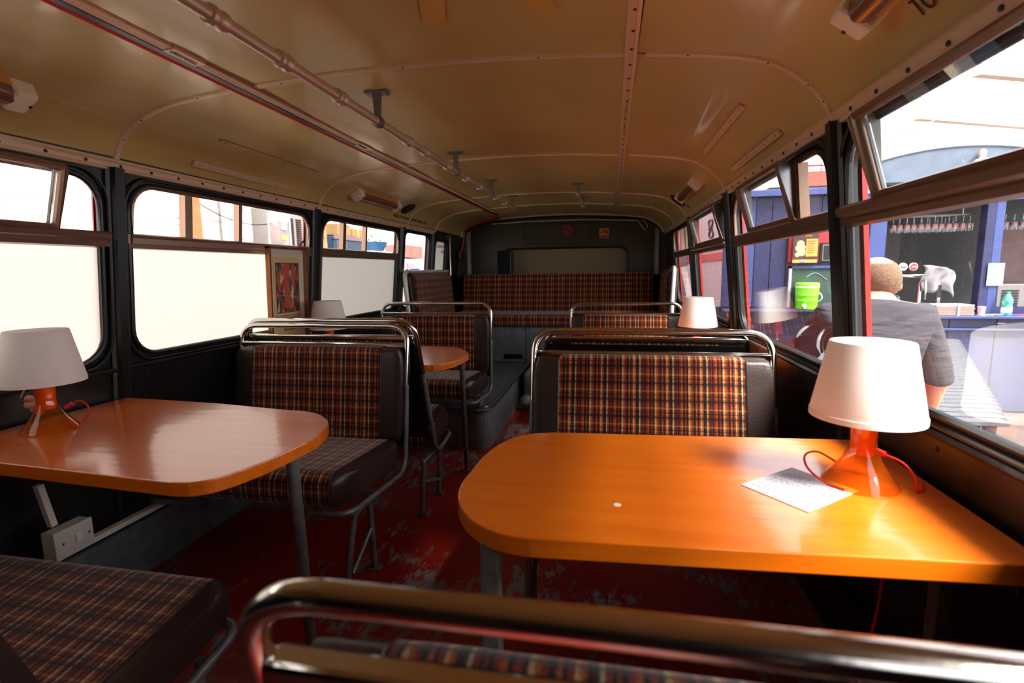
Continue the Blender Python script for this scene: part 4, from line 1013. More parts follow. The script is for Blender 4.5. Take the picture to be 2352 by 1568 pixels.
obox('cardboard_box', 6.62, 6.98, 1.68, 1.84, tan, 'left cardboard box on top of the blue container', 'box', parts=(('tape', 6.78, 6.81, 1.68, 1.84, tape),))
obox('cardboard_box', 7.04, 7.36, 1.68, 1.80, tan, 'right cardboard box on top of the blue container', 'box', parts=(('tape', 7.18, 7.21, 1.68, 1.80, tape),))
MB().bx(-4.1, -3.7, 6.15, 6.32, -.6, 2.3).build('brick_pier', stone_mat('buff_brick', (150, 124, 84), (96, 76, 54), 14), label='narrow buff brick pier outside the rear left window', cat='pier')
obox('white_cabinet', 7.6, 8.6, -.6, 1.50, mat('cabinet_white', (168, 166, 164), .5), 'white metal cabinet under the planter outside the rear left window', 'cabinet', parts=(('door', 7.64, 8.08, -.5, 1.45, whiteplastic), ('door', 8.12, 8.56, -.5, 1.45, whiteplastic)))
pn = thing('planter', (-3.8, 8.1, 1.50), 'blue oval planter with green leaves on the white cabinet', 'planter')
rows = []
MB().lathe([(.16, 0), (.22, .10), (.24, .16), (.225, .16), (.15, .03)], (-3.9, 8.1, 1.5), 20).build('pot', mat('planter_blue', (40, 90, 130), .4), pn, smooth=True)
lf = MB(); random.seed(3)
for i in range(150):
    p = Vector((-3.9+random.gauss(0, .13), 8.1+random.gauss(0, .16), 1.66+abs(random.gauss(0, .07)))); a = random.random()*6.28; t_ = Vector((math.cos(a), math.sin(a), random.uniform(-.4, .8))).normalized()*.05; s_ = t_.cross(Vector((0, 0, 1))).normalized()*.016
    lf.add([p, p+t_*.5+s_, p+t_, p+t_*.5-s_], [[0, 1, 2, 3]])
lf.build('foliage', mat('leaf_green', (70, 130, 60), .5), pn, kind='stuff')
obox('fridge', 8.95, 9.75, -.6, 1.40, mat('fridge_white', (160, 158, 154), .4), 'white upright fridge with a grey window beyond the rear left window', 'fridge', parts=(('door_frame', 9.05, 9.70, -.4, 1.32, steel), ('window_panel', 9.14, 9.62, .3, 1.22, mat('grey_glass', (130, 140, 138), .15)), ('price_label', 9.3, 9.5, 1.05, 1.12, paper)))
obox('rolled_tarpaulin', 9.0, 9.9, 1.42, 1.66, mat('pink_tarp', (140, 100, 92), .6), 'pinkish rolled tarpaulin piled on the fridge', 'tarpaulin', parts=(('strap', 9.3, 9.34, 1.42, 1.66, tan),))
MB().bx(-5.2, -5.0, 6.0, 16, -.6, 2.05).build('wall_outer_far', stone_mat('pale_render', (240, 236, 224), (206, 200, 190), 3), kind='structure')

# --- right: blue kiosk bar
def K(y, scale=None): return y
kiosk = thing('bar_kiosk', (3.6, 7.2, -.6), 'dark blue wooden bar kiosk with serving hatches opposite the bus', 'kiosk')
for k in range(9):                                   # vertical boards of the left wall
    a = 1.45+k*.19; MB().bx(a, a+.184, 7.06, 7.10, .64, 2.02).build('board', bluepaint if k not in (1,) else bluelight, kiosk, bevel=.006)
MB().bx(1.40, 6.4, 7.10, 7.14, -.6, .64).build('lower_wall', bluepaint, kiosk)
for a, b_, m in ((3.10, 3.28, bluelight), (4.31, 4.40, bluepaint), (4.40, 4.49, bluelight), (5.9, 6.05, bluelight)): MB().bx(a, b_, 6.96, 7.08, .56, 1.90).build('post', m, kiosk, bevel=.006)
MB().bx(2.9, 6.4, 6.94, 7.06, 1.88, 2.0).build('fascia_board', bluelight, kiosk, bevel=.006)
MB().bx(2.9, 6.4, 6.90, 7.1, 2.0, 2.04).build('fascia_cap', mat('pale_blue_trim', (128, 150, 196), .4), kiosk, bevel=.004)
MB().bx(1.40, 3.1, 6.96, 7.08, 2.02, 2.10).build('fascia_board', bluelight, kiosk, bevel=.006)
MB().bx(3.1, 6.4, 8.7, 8.8, -.6, 2.1).build('back_panel', mat('dark_green_wall', (52, 62, 64), .6), kiosk)
MB().bx(3.1, 3.2, 7.1, 8.7, -.6, 2.1).build('side_panel', mat('dark_green_wall', (52, 62, 64), .6), kiosk); MB().bx(1.95, 6.4, 7.0, 8.8, 2.10, 2.13).build('roof_deck', blackpl, kiosk)
for a, b_ in ((3.55, 3.95), (4.0, 4.25)): MB().bx(a, b_, 8.62, 8.7, .9, 1.75).build('back_shelf_unit', mat('dim_panel', (84, 80, 76), .5), kiosk, bevel=.01)
MB().bx(3.45, 4.0, 8.50, 8.56, 1.25, 1.58).build('black_screen', blackpl, kiosk, bevel=.008)
# arched board above
arc = [(2.95, 2.03)]+[(2.95+i*.125, 2.03+.53*math.sin(PI*(.10+.80*i/20))**.55) for i in range(21)]+[(5.45, 2.03)]
ab = MB(); n_ = len(arc); ab.add([(a, 7.25, b_) for a, b_ in arc]+[(a, 7.33, b_) for a, b_ in arc], [list(range(n_)), [n_+i for i in range(n_)][::-1]]+[[i, (i+1) % n_, n_+(i+1) % n_, n_+i] for i in range(n_)])
T = thing('arched_board', (4.2, 7.3, 2.03), 'slate blue arched board standing above the bar kiosk', 'board'); ab.build('board', mat('slate_blue', (96, 110, 128), .6, vary=.2), T); MB().tube([(a, 7.245, b_) for a, b_ in arc[1:-1]], .012, 6).build('edge_trim', mat('slate_trim', (140, 150, 160), .5), T)
fg = thing('figurine', (4.34, 7.2, 2.30), 'small pale figurine with striped top on the arched board', 'figurine')
MB().lathe([(0, 0), (.085, .004), (.10, .03), (.085, .065), (.035, .085), (.024, .10)], (4.34, 7.2, 2.31), 18).build('torso', paper, fg, smooth=True)
MB().lathe([(.02, 0), (.035, .03), (.038, .06), (.028, .09), (0, .105)], (4.34, 7.2, 2.40), 16).build('head', mat('figurine_skin', (214, 180, 150), .5), fg, smooth=True)
for k in range(3): MB().lathe([(.088+.006*(1-abs(k-1)), 0), (.092+.006*(1-abs(k-1)), .006), (.088, .012)], (4.34, 7.2, 2.318+k*.02), 18, cap=False).build('stripe', bluepaint, fg)
MB().box((4.30, 7.15, 2.34), (.13, .03, .03), (0, .3, .2)).build('arm', paper, fg, bevel=.01)
# counter
ct = thing('bar_counter', (4.6, 6.9, -.6), 'blue bar counter with panelled front under the serving hatch', 'counter')
MB().bx(3.01, 6.4, 6.72, 7.095, .525, .558).build('countertop', mat('counter_blue', (50, 64, 116), .4), ct, bevel=.006)
for k in range(7): a = 2.98+k*.485; MB().bx(a, a+.475, 6.80, 6.84, .41, .525).build('drawer_panel', bluepaint, ct, bevel=.006)
MB().bx(2.95, 6.4, 6.76, 6.86, .385, .41).build('moulding', bluelight, ct, bevel=.005)
for k in range(7): a = 2.98+k*.485; MB().bx(a, a+.475, 6.82, 6.86, -.58, .385).build('front_panel', mat('blue_panel_light', (46, 56, 100), .45, vary=.15), ct, bevel=.008)
MB().tube([(4.42, 6.79, .47), (4.47, 6.77, .47), (4.52, 6.79, .47)], .008, 8).build('drawer_pull', steel, ct, smooth=True)
shf = thing('serving_shelf', (2.5, 6.95, .6), 'blue shelf below the chalkboard holding the green cooler', 'shelf')
MB().bx(1.45, 3.0, 6.76, 7.06, .600, .627).build('shelf_board', bluepaint, shf, bevel=.004); MB().bx(2.58, 3.0, 6.74, 6.80, .627, .655).build('edge_strip', mat('orange_wood', (176, 96, 56), .5), shf)
for a in (1.6, 2.2, 2.8): MB().box((a, 6.98, .53), (.03, .12, .14)).build('bracket', bluepaint, shf)
cb_ = thing('chalkboard', (2.6, 7.03, .65), 'dark green chalkboard behind the green cooler', 'chalkboard')
MB().bx(2.27, 3.05, 7.03, 7.05, .66, 1.13).build('board', mat('chalk_green', (44, 70, 66), .7, vary=.25, vscale=8), cb_)
for a in ((2.24, 2.27, .64, 1.16), (3.05, 3.08, .64, 1.16), (2.24, 3.08, 1.13, 1.16)): MB().bx(a[0], a[1], 7.01, 7.05, a[2], a[3]).build('frame_rail', bluelight if a[0] != 2.24 or a[1] > 3 else paper, cb_)
MB().tube(smooth_path([(2.45+.03*i, 7.026, 1.02+.05*math.sin(i*.5)) for i in range(9)], 3), .003, 4).build('chalk_line', paper, cb_)
rd = thing('menu_sign', (2.7, 7.03, 1.16), 'red and black menu sign board beside the orange poster', 'sign')
MB().bx(2.22, 3.02, 7.02, 7.05, 1.21, 1.70).build('red_board', mat('sign_red', (168, 36, 40), .5), rd); MB().bx(2.58, 3.02, 7.00, 7.02, 1.21, 1.44).build('black_panel', blackpl, rd)
MB().bx(2.60, 2.78, 6.99, 7.0, 1.22, 1.42).build('grey_frame', mat('frame_grey', (110, 110, 110), .5), rd); MB().bx(2.615, 2.765, 6.985, 6.99, 1.235, 1.405).build('frame_inset', blackpl, rd)
MB().bx(2.76, 2.98, 7.0, 7.02, 1.56, 1.68).build('small_black_notice', blackpl, rd)
textmesh("V'S", .045, frame_mat((2.84, 6.995, 1.455), (1, 0, 0), (0, 0, 1)), 'sign_lettering', paper, rd, squeeze=.9); textmesh('SCHWEPP', .034, frame_mat((2.80, 6.995, 1.395), (1, 0, 0), (0, 0, 1)), 'sign_lettering', paper, rd, squeeze=.9)
ps = thing('stay_safe_poster', (2.4, 6.98, 1.19), 'dark and orange STAY SAFE poster on the blue kiosk wall', 'poster')
MB().bx(2.255, 2.545, 6.975, 6.99, 1.195, 1.575).build('poster_sheet', mat('poster_brown', (66, 40, 36), .6), ps)
MB().bx(2.405, 2.535, 6.970, 6.975, 1.275, 1.49).build('orange_panel', mat('poster_orange', (238, 150, 66), .6), ps); MB().bx(2.255, 2.535, 6.970, 6.975, 1.20, 1.238).build('orange_strip', mat('poster_orange', (238, 150, 66), .6), ps)
for (a, z, r_) in ((2.34, 1.43, .045), (2.32, 1.38, .04), (2.36, 1.33, .05), (2.31, 1.30, .03), (2.375, 1.39, .028)): MB().lathe([(r_, 0), (0, .001)], (a, 6.975, z), 14, rot=Euler((PI/2, 0, 0)).to_matrix()).build('printed_shape', mat('print_peach', (214, 160, 130), .6), ps)
textmesh('STAY SAFE', .052, frame_mat((2.285, 6.970, 1.52), (1, 0, 0), (0, 0, 1)), 'poster_lettering', mat('poster_orange', (238, 150, 66), .6), ps, squeeze=.72)
for k in range(6): MB().bx(2.42, 2.51-(k % 3)*.01, 6.968, 6.970, 1.46-k*.028, 1.466-k*.028).build('text_line', mat('poster_brown', (66, 40, 36), .6), ps)
MB().bx(2.345, 2.40, 6.966, 6.970, 1.208, 1.228).build('blue_mark', mat('mark_blue', (80, 150, 210), .6), ps)
gc = thing('water_cooler', (2.42, 6.9, .627), 'bright green water cooler jug with white tap and handle', 'cooler')
gm = mat('lime_green', (120, 232, 40), .4); cx, cy_ = 2.42, 6.90
MB().lathe([(.112, 0), (.120, .008), (.122, .10), (.125, .105), (.122, .112), (.126, .165), (.129, .17), (.127, .177), (.130, .262)], (cx, cy_, .627), 32).build('body', gm, gc, smooth=True)
MB().lathe([(.133, .262), (.134, .285), (.133, .287)], (cx, cy_, .627), 32).build('white_band', mat('cooler_band', (214, 240, 170), .4), gc, smooth=True)
MB().lathe([(.134, .287), (.135, .315), (.125, .328), (0, .330)], (cx, cy_, .627), 32).build('lid', gm, gc, smooth=True)
MB().tube(smooth_path([(cx+.125, cy_, .84), (cx+.16, cy_-.02, .80), (cx+.163, cy_-.02, .75), (cx+.125, cy_, .715)], 5), .008, 8).build('handle', paper, gc, smooth=True)
MB().lathe([(.024, 0), (.026, .02), (.015, .035), (0, .036)], (cx-.065, cy_-.11, .672), 16, rot=Euler((PI/2, 0, 0)).to_matrix()).build('tap', mat('tap_cream', (230, 214, 200), .4), gc, smooth=True)
MB().box((cx-.065, cy_-.14, .655), (.016, .016, .03)).build('spout', mat('tap_cream', (230, 214, 200), .4), gc, bevel=.003)
# hanging glasses
rk = thing('glass_rack', (3.85, 7.1, 1.72), 'wire rack of wine glasses hung above the bar', 'rack')
for y in (7.12, 7.2, 7.28, 7.36): MB().tube([(3.36, y, 1.742), (4.30, y, 1.742)], .005, 6).build('wire', steel, rk)
for k in range(26): MB().tube([(3.38+k*.036, 7.1, 1.748), (3.38+k*.036, 7.55, 1.748)], .003, 4).build('cross_wire', steel, rk)
for x in (3.4, 3.85, 4.26): MB().tube([(x, 7.3, 1.745), (x, 7.3, 2.08)], .004, 5).build('hanger', steel, rk)
def wineglass(x, y, label, grp):
    T = thing('wine_glass', (x, y, 1.735), label, 'glass', grp)
    MB().lathe([(.030, 0), (.004, -.006), (.0035, -.075), (.012, -.085), (.030, -.105), (.036, -.135), (.034, -.165), (.030, -.185)], (x, y, 1.738), 14, cap=False).build('glass_body', clearglass, T, smooth=True)
    MB().lathe([(.031, -.10), (.0365, -.135), (.0365, -.137)], (x, y, 1.738), 10, cap=False).build('pink_reflection', mat('rose_tint', (150, 92, 84), .2), T, smooth=True)
    return T
def copytree(r, loc, label=None):
    c = r.copy(); COL.objects.link(c); c.location = loc
    if label: c['label'] = label
    for ch in r.children:
        d = ch.copy(); COL.objects.link(d); d.parent = c
    return c
g0 = wineglass(3.44, 7.16, 'wine glass hanging upside down in the front row of the bar rack', 'wine glasses in the front row of the rack')
ORD = ['leftmost', 'second from the left', 'third from the left', 'fourth from the left', 'fifth from the left', 'sixth from the left', 'sixth from the right', 'fifth from the right', 'fourth from the right', 'third from the right', 'second from the right', 'rightmost']
for k in range(1, 12): copytree(g0, (3.44+k*.075, 7.16+.01*(k % 2), 1.735), 'upside down wine glass in the front row of the bar rack, '+ORD[k])
g0['label'] = 'upside down wine glass in the front row of the bar rack, leftmost'
for k in range(8): copytree(g0, (3.60+k*.085, 7.36, 1.735), 'upside down wine glass in the back row of the bar rack, '+(ORD[:4]+ORD[-4:])[k])['group'] = 'wine glasses in the back row of the rack'
for k in range(5): copytree(g0, (4.55+k*.09, 7.18, 1.735), 'upside down wine glass right of the blue post, '+(ORD[:3]+ORD[-2:])[k])['group'] = 'wine glasses right of the post'
# beer font
bt = thing('beer_font', (3.7, 7.1, .558), 'chrome beer font with two round badges on the bar', 'beer tap')
MB().tube([(3.747, 7.08, .56), (3.747, 7.08, .95)], [.03, .022], 12).build('column', chrome, bt, smooth=True)
MB().tube([(3.44, 7.08, 1.02), (3.95, 7.08, 1.02)], .022, 12).build('cross_pipe', chrome, bt, smooth=True)
for x, c in ((3.526, (210, 214, 216)), (3.640, (196, 60, 60))):
    bd = MB().lathe([(.048, 0), (.050, .012), (.044, .02)], (x, 7.05, 1.13), 24, rot=Euler((PI/2, 0, 0)).to_matrix()).build('badge', paper, bt, smooth=True)
    MB().lathe([(.040, .0), (.040, .0215), (0, .022)], (x, 7.05, 1.13), 24, rot=Euler((PI/2, 0, 0)).to_matrix()).build('badge_face', mat('badge%d' % c[0], c, .4), bd)
    MB().box((x, 7.025, 1.13), (.055, .004, .012)).build('badge_script', paper if c[0] < 200 else blackpl, bd)
for x in (3.49, 3.60, 3.71): MB().tube([(x, 7.07, 1.03), (x, 7.06, 1.20)], [.008, .012], 8).build('tap_lever', blackpl, bt, smooth=True)
MB().tube(smooth_path([(3.74, 7.05, .98), (3.75, 6.98, .96), (3.75, 6.95, .85), (3.75, 6.96, .74)], 5), .012, 8).build('spout', chrome, bt, smooth=True)
tw = thing('bar_towel', (3.9, 7.0, .8), 'pale grey towel draped over the beer font', 'towel')
rows = []
for i in range(14):
    t_ = i/13; x = 3.72+.34*t_
    rows.append([Vector((x+.02*math.sin(j*.9), 7.0-.03*math.sin(i*.9+j*.5), 1.15-.07*t_**2-(.30+.03*math.sin(t_*7))*j/9)) for j in range(10)])
MB().sheet(rows).build('cloth', mat('towel_grey', (132, 127, 131), .8), tw, smooth=True, solid=.004)
sg_ = thing('tap_sign', (3.95, 7.0, .56), 'black upright sign lettered SIGNATURE standing on the bar', 'sign')
MB().box((3.925, 7.02, .735), (.05, .012, .35)).build('board', blackpl, sg_, bevel=.003)
textmesh('SIGNATURE', .042, frame_mat((3.942, 7.01, .58), (0, 0, 1), (-1, 0, 0)), 'sign_lettering', paper, sg_, squeeze=.8)
nb = thing('newspaper_stack', (3.98, 6.9, .558), 'tied stack of newspapers on the bar counter', 'newspapers')
for k in range(7): MB().box((3.97+.006*math.sin(k*2), 6.9, .570+k*.018), (.39, .28, .016)).build('newspaper', mat('newsprint', (140, 122, 114), .7) if k < 6 else paper, nb, bevel=.002)
MB().box((4.0, 6.755, .622), (.02, .008, .13)).build('tie_band', paper, nb)
MB().lathe([(.032, 0), (.040, .10)], (4.32, 6.9, .558), 16).build('paper_cup', mat('pink_cup', (214, 170, 176), .5), label='small pink paper cup on the bar counter', cat='cup', smooth=True)
mk = thing('sauce_bottle', (4.19, 6.9, .558), 'small white pot with lid beside the newspapers', 'pot')
MB().lathe([(.03, 0), (.035, .04), (.03, .075)], (4.19, 6.9, .558), 16).build('pot', paper, mk, smooth=True); MB().lathe([(.018, .075), (.02, .10), (0, .102)], (4.19, 6.9, .558), 12).build('lid', paper, mk, smooth=True)
wbt = thing('water_bottle', (4.56, 6.88, .558), 'green tinted plastic water bottle on the bar counter', 'bottle')
MB().lathe([(.046, 0), (.050, .01), (.050, .10), (.044, .12), (.050, .14), (.050, .18), (.030, .225), (.016, .25)], (4.56, 6.88, .558), 20).build('bottle_body', mat('aqua_plastic', (120, 220, 196), .12, trans=.5), wbt, smooth=True)
MB().lathe([(.019, .25), (.019, .275), (0, .276)], (4.56, 6.88, .558), 14).build('cap', mat('cap_green', (30, 170, 120), .4), wbt); MB().lathe([(.0505, .03), (.0505, .09)], (4.56, 6.88, .558), 20, cap=False).build('bottle_label', mat('label_pale', (200, 226, 230), .5), wbt)
for k, (x, c, lab) in enumerate(((4.36, paper, 'loose white papers on the bar by the pink cup'), (4.76, mat('red_print', (214, 60, 70), .6), 'red leaflet on the bar counter beside the bottle'))):
    T = thing('leaflet', (x, 6.88, .558), lab, 'paper')
    for j in range(3): MB().box((x+.05*j, 6.88, .560+.003*j), (.17, .12, .002), (0, 0, .3*j)).build('sheet', c, T)
MB().box((4.450, 6.945, 1.03), (.165, .006, .26)).build('notice_sheet', paper, label='white notice sheet pinned to the blue post', cat='notice')
bp_ = thing('menu_board', (4.9, 7.6, .9), 'brown paper menu board hanging inside the right serving hatch', 'board')
MB().bx(4.86, 5.5, 7.7, 7.73, .85, 1.62).build('board', mat('brown_paper', (120, 96, 92), .7, vary=.2), bp_, bevel=.02); MB().tube([(4.9, 7.7, 1.62), (5.2, 7.7, 1.85), (5.45, 7.7, 1.62)], .004, 4).build('string', blackpl, bp_)
gcab = thing('bar_fridge', (4.95, 7.5, .56), 'grey vented cabinet on the back counter right of the bottle', 'cabinet')
MB().bx(4.75, 5.3, 7.35, 7.6, .56, .90).build('casing', mat('unit_grey', (196, 192, 190), .5), gcab, bevel=.01)
for k in range(7): MB().bx(4.80, 4.98, 7.34, 7.352, .62+k*.032, .636+k*.032).build('vent_slat', blackpl, gcab)
# slatted outdoor table
stb = thing('slatted_table', (2.2, 4.5, -.6), 'tall grey slatted wooden table outside the near right window', 'table')
ns = 33
for k in range(ns):
    y = 2.93+k*.102; xa_ = 1.02+(y-2.89)*.36; xb_ = 2.00+(y-2.89)*.52
    MB().bx(xa_, xb_, y, y+.080, .325, .348).build('slat', slatm, stb, bevel=.002)
for (x, y) in ((1.15, 3.05), (1.9, 3.05), (2.1, 6.0), (3.4, 6.0)): MB().bx(x-.04, x+.04, y-.04, y+.04, -.6, .325).build('leg', slatm, stb)
for (xa_, xb_) in ((1.1, 2.2), (1.95, 3.5)): MB().tube([(xa_, 2.95, .30), (xb_, 6.2, .30)], .03, 4).build('bearer', slatm, stb)
# background buildings and overhead timbers
rb = thing('red_banner', (2.7, 7.65, 2.1), 'red mesh banner on white rails above the kiosk roof', 'banner')
MB().bx(2.3, 3.3, 7.60, 7.62, 2.16, 2.40).build('mesh_cloth', mat('red_mesh', (214, 92, 80), .7, vary=.2, vscale=90), rb)
for z in (2.43, 2.47, 2.15): MB().tube([(2.2, 7.6, z), (3.4, 7.6, z+.01)], .010, 6).build('rail', paper if z != 2.47 else redpaint, rb)
for x in (2.3, 2.75, 3.2): MB().tube([(x, 7.62, 2.10), (x, 7.62, 2.5)], .012, 6).build('upright', paper, rb)
pw = thing('rear_shed', (1.9, 9.5, -.6), 'pink rendered building with a red band, standing close beyond the kiosk', 'building')
MB().bx(1.6, 1.9, 7.3, 13, -.6, 4.6).build('rendered_wall', mat('pink_render', (196, 160, 164), .7), pw)  # set close, with unseen height added to shade the rear windows
MB().bx(1.575, 1.6, 7.3, 13, 1.26, 1.38).build('red_band', mat('shed_red', (190, 60, 64), .6), pw, bevel=.004)
MB().bx(1.57, 1.6, 10.2, 11.0, -.5, 1.2).build('shed_door', mat('door_pale', (170, 172, 184), .6), pw)
for k in range(6): MB().bx(1.57, 1.6, 11.1+k*.2, 11.2+k*.2, -.5, 2.6).build('grey_batten', mat('shed_grey', (130, 136, 150), .6), pw)
MB().bx(-2.0, 1.9, 13.0, 13.3, -.6, 4.6).build('end_wall', mat('pink_render', (196, 160, 164), .7), pw)
rsg = thing('wall_emblem', (1.58, 8.7, 1.62), 'black looped emblem painted on the pink building', 'emblem')
MB().tube([(1.585, 8.7+.17*math.sin(2*a)+.05*math.cos(a), 1.77+.14*math.cos(a)) for a in [i*PI/20 for i in range(40)]], .013, 6, closed=True).build('outer_scroll', blackpl, rsg)
MB().tube([(1.58, 8.7+.10*math.cos(a), 1.77+.035*math.sin(a)) for a in [i*PI/8 for i in range(16)]], .012, 5, closed=True).build('inner_ring', blackpl, rsg)
for k, (p, q, lab) in enumerate((((4.6, 9.2, 3.55), (9.2, 11.4, 3.5), 'lower pale roof timber crossing the white sky'), ((4.3, 7.4, 3.65), (9.0, 9.4, 3.62), 'upper pale roof timber at the top right of the sky'))):
    p = Vector(p); q = Vector(q); d = (q-p); an = math.atan2(d.y, d.x)
    MB().box((p+q)/2, (d.length, .12, .34 if k == 0 else .5), (0, 0, an)).build('roof_timber', mat('bleached_timber', (244, 214, 184), .6), label=lab, cat='beam', bevel=.01)
MB().tube(smooth_path([(2.6, 7.4, 2.5), (4.6, 8.4, 3.2), (5.6, 9.0, 3.75), (8, 10, 4.2)], 5), .008, 5).build('overhead_cable', greytube, label='thin overhead cable crossing the sky towards the timbers', cat='cable', smooth=True)
MB().bx(3.0, 4.2, 12.0, 12.3, -.6, 4.2).build('grey_building', mat('grey_render', (190, 186, 188), .7), label='plain grey building above the red banner', cat='building')

# ================================================================== PERSON
def skinmesh(verts, edges, radii, name, root=0, sub=2):
    me = bpy.data.meshes.new(name); me.from_pydata(verts, edges, []); me.update()
    o = bpy.data.objects.new(name, me); COL.objects.link(o)
    md = o.modifiers.new('skin', 'SKIN'); md.use_smooth_shade = True
    lay = me.skin_vertices[0] if me.skin_vertices else None
    if lay is None:
        import bmesh
        b = bmesh.new(); b.from_mesh(me); b.verts.layers.skin.verify(); b.to_mesh(me); b.free(); lay = me.skin_vertices[0]
    for i, r in enumerate(radii): lay.data[i].radius = (r, r) if not isinstance(r, tuple) else r; lay.data[i].use_root = (i == root)
    if sub: s_ = o.modifiers.new('sub', 'SUBSURF'); s_.levels = sub; s_.render_levels = sub
    dg = bpy.context.evaluated_depsgraph_get(); dg.update()
    m2 = bpy.data.meshes.new_from_object(o.evaluated_get(dg)); bpy.data.objects.remove(o)
    return m2
def merge_remesh(meshes, name, voxel, m, parent, smooth_it=3):
    import bmesh
    b = bmesh.new()
    for q in meshes: b.from_mesh(q)
    me = bpy.data.meshes.new(name); b.to_mesh(me); b.free()
    o = bpy.data.objects.new(name, me); COL.objects.link(o)
    r_ = o.modifiers.new('r', 'REMESH'); r_.mode = 'VOXEL'; r_.voxel_size = voxel; r_.use_smooth_shade = True
    s_ = o.modifiers.new('s', 'SMOOTH'); s_.iterations = smooth_it; s_.factor = .5
    dg = bpy.context.evaluated_depsgraph_get(); dg.update()
    m2 = bpy.data.meshes.new_from_object(o.evaluated_get(dg)); bpy.data.objects.remove(o)
    off = base_of(parent)
    for v in m2.vertices: v.co -= off
    m2.polygons.foreach_set('use_smooth', [True]*len(m2.polygons)); m2.materials.clear(); m2.materials.append(m)
    o = bpy.data.objects.new(name, m2); COL.objects.link(o); o.parent = parent
    return o
def ellipsoid(c, r, rot=(0, 0, 0), seg=24):
    b = MB(); R = Euler(rot).to_matrix(); prof = []
    vs = []; fs = []; n = seg//2
    for i in range(n+1):
        th_ = PI*i/n
        for j in range(seg):
            ph = 2*PI*j/seg; p = R @ Vector((r[0]*math.sin(th_)*math.cos(ph), r[1]*math.sin(th_)*math.sin(ph), r[2]*math.cos(th_))); vs.append(p+Vector(c))
    for i in range(n):
        for j in range(seg): fs.append([i*seg+j, (i+1)*seg+j, (i+1)*seg+(j+1) % seg, i*seg+(j+1) % seg])
    me = bpy.data.meshes.new('e'); me.from_pydata([tuple(v) for v in vs], [], fs); me.update()
    import bmesh
    q = bmesh.new(); q.from_mesh(me); bmesh.ops.remove_doubles(q, verts=q.verts, dist=1e-5); bmesh.ops.recalc_face_normals(q, faces=q.faces); q.to_mesh(me); q.free()
    return me
man = thing('person', (1.15, 2.55, -.6), 'person with short thinning fair hair in a dark grey shirt, back turned, holding a cup', 'person')
skin = mat('skin', (214, 150, 118), .5); skin.node_tree.nodes['Principled BSDF'].inputs['Subsurface Weight'].default_value = .1
J = dict(pelvis=(1.20, 2.42, .20), waist=(1.195, 2.46, .38), chest=(1.18, 2.53, .66), upchest=(1.18, 2.56, .885), neckb=(1.20, 2.585, .985), neck=(1.213, 2.605, 1.03),
         rs=(1.365, 2.56, .915), re=(1.475, 2.58, .64), rw=(1.485, 2.66, .43), ls=(.99, 2.55, .91), le=(.88, 2.66, .66), lw=(.92, 2.86, .47),
         rh=(1.29, 2.42, .18), rk=(1.31, 2.50, -.20), ra=(1.31, 2.40, -.52), rt=(1.33, 2.56, -.575), lh=(1.10, 2.42, .18), lk=(1.08, 2.52, -.20), la=(1.06, 2.42, -.52), lt=(1.04, 2.58, -.575))
names = list(J); ix = {k: i for i, k in enumerate(names)}
ed = [('pelvis', 'waist'), ('waist', 'chest'), ('chest', 'upchest'), ('upchest', 'neckb'), ('neckb', 'neck'), ('upchest', 'rs'), ('rs', 're'), ('re', 'rw'), ('upchest', 'ls'), ('ls', 'le'), ('le', 'lw'), ('pelvis', 'rh'), ('rh', 'rk'), ('rk', 'ra'), ('ra', 'rt'), ('pelvis', 'lh'), ('lh', 'lk'), ('lk', 'la'), ('la', 'lt')]
rad = dict(pelvis=(.15, .11), waist=(.15, .11), chest=(.165, .12), upchest=(.15, .10), neckb=.088, neck=.074, rs=.070, re=.048, rw=.030, ls=.070, le=.048, lw=.030, rh=.095, rk=.062, ra=.042, rt=.035, lh=.095, lk=.062, la=.042, lt=.035)
body = skinmesh([J[k] for k in names], [(ix[a], ix[b_]) for a, b_ in ed], [rad[k] for k in names], 'b')
hc = Vector((1.213, 2.63, 1.088))
parts_ = [body, ellipsoid(hc, (.088, .104, .102)), ellipsoid(hc+Vector((0, .035, -.045)), (.060, .070, .070)), ellipsoid(hc+Vector((-.01, .105, -.02)), (.014, .018, .024)),
          ellipsoid(hc+Vector((-.093, .0, -.02)), (.014, .024, .036), (0, .2, .3)), ellipsoid(hc+Vector((.093, .0, -.02)), (.014, .024, .036), (0, -.2, -.3)), ellipsoid(hc+Vector((0, .02, -.10)), (.055, .06, .06)),
          ellipsoid(hc+Vector((-.032, .098, .005)), (.014, .008, .008)), ellipsoid(hc+Vector((.032, .098, .005)), (.014, .008, .008)), ellipsoid(hc+Vector((0, .100, -.065)), (.024, .010, .008))]
def hand(w_, d, side, cup):   # palm plus five curled fingers
    w_ = Vector(w_); d = Vector(d).normalized(); out = []
    acr = Vector(side).normalized(); nrm = d.cross(acr).normalized()
    pal = w_+d*.05; R = Matrix((acr, d, nrm)).transposed().to_euler()
    out.append(ellipsoid(pal, (.040, .052, .016), tuple(R)))
    for i, (o_, L_) in enumerate(((-.030, .062), (-.010, .072), (.010, .068), (.029, .054))):
        p0 = w_+d*.080+acr*o_; pts = [p0, p0+d*L_*.42+nrm*.006, p0+d*L_*.75+nrm*.024, p0+d*L_*.85+nrm*.046]
        out.append(skinmesh([tuple(p) for p in pts], [(0, 1), (1, 2), (2, 3)], [.0095, .009, .008, .007], 'f', sub=1))
    p0 = w_+d*.025-acr*.032; pts = [p0, p0-acr*.022+d*.028+nrm*.012, p0-acr*.020+d*.050+nrm*.032]
    out.append(skinmesh([tuple(p) for p in pts], [(0, 1), (1, 2)], [.012, .010, .008], 't', sub=1))
    return out
parts_ += hand(J['rw'], (.05, .35, -.9), (-.6, .7, .2), None) + hand(J['lw'], (.25, .9, -.55), (1, -.25, 0), None)
merge_remesh(parts_, 'body', .0065, skin, man, 4)
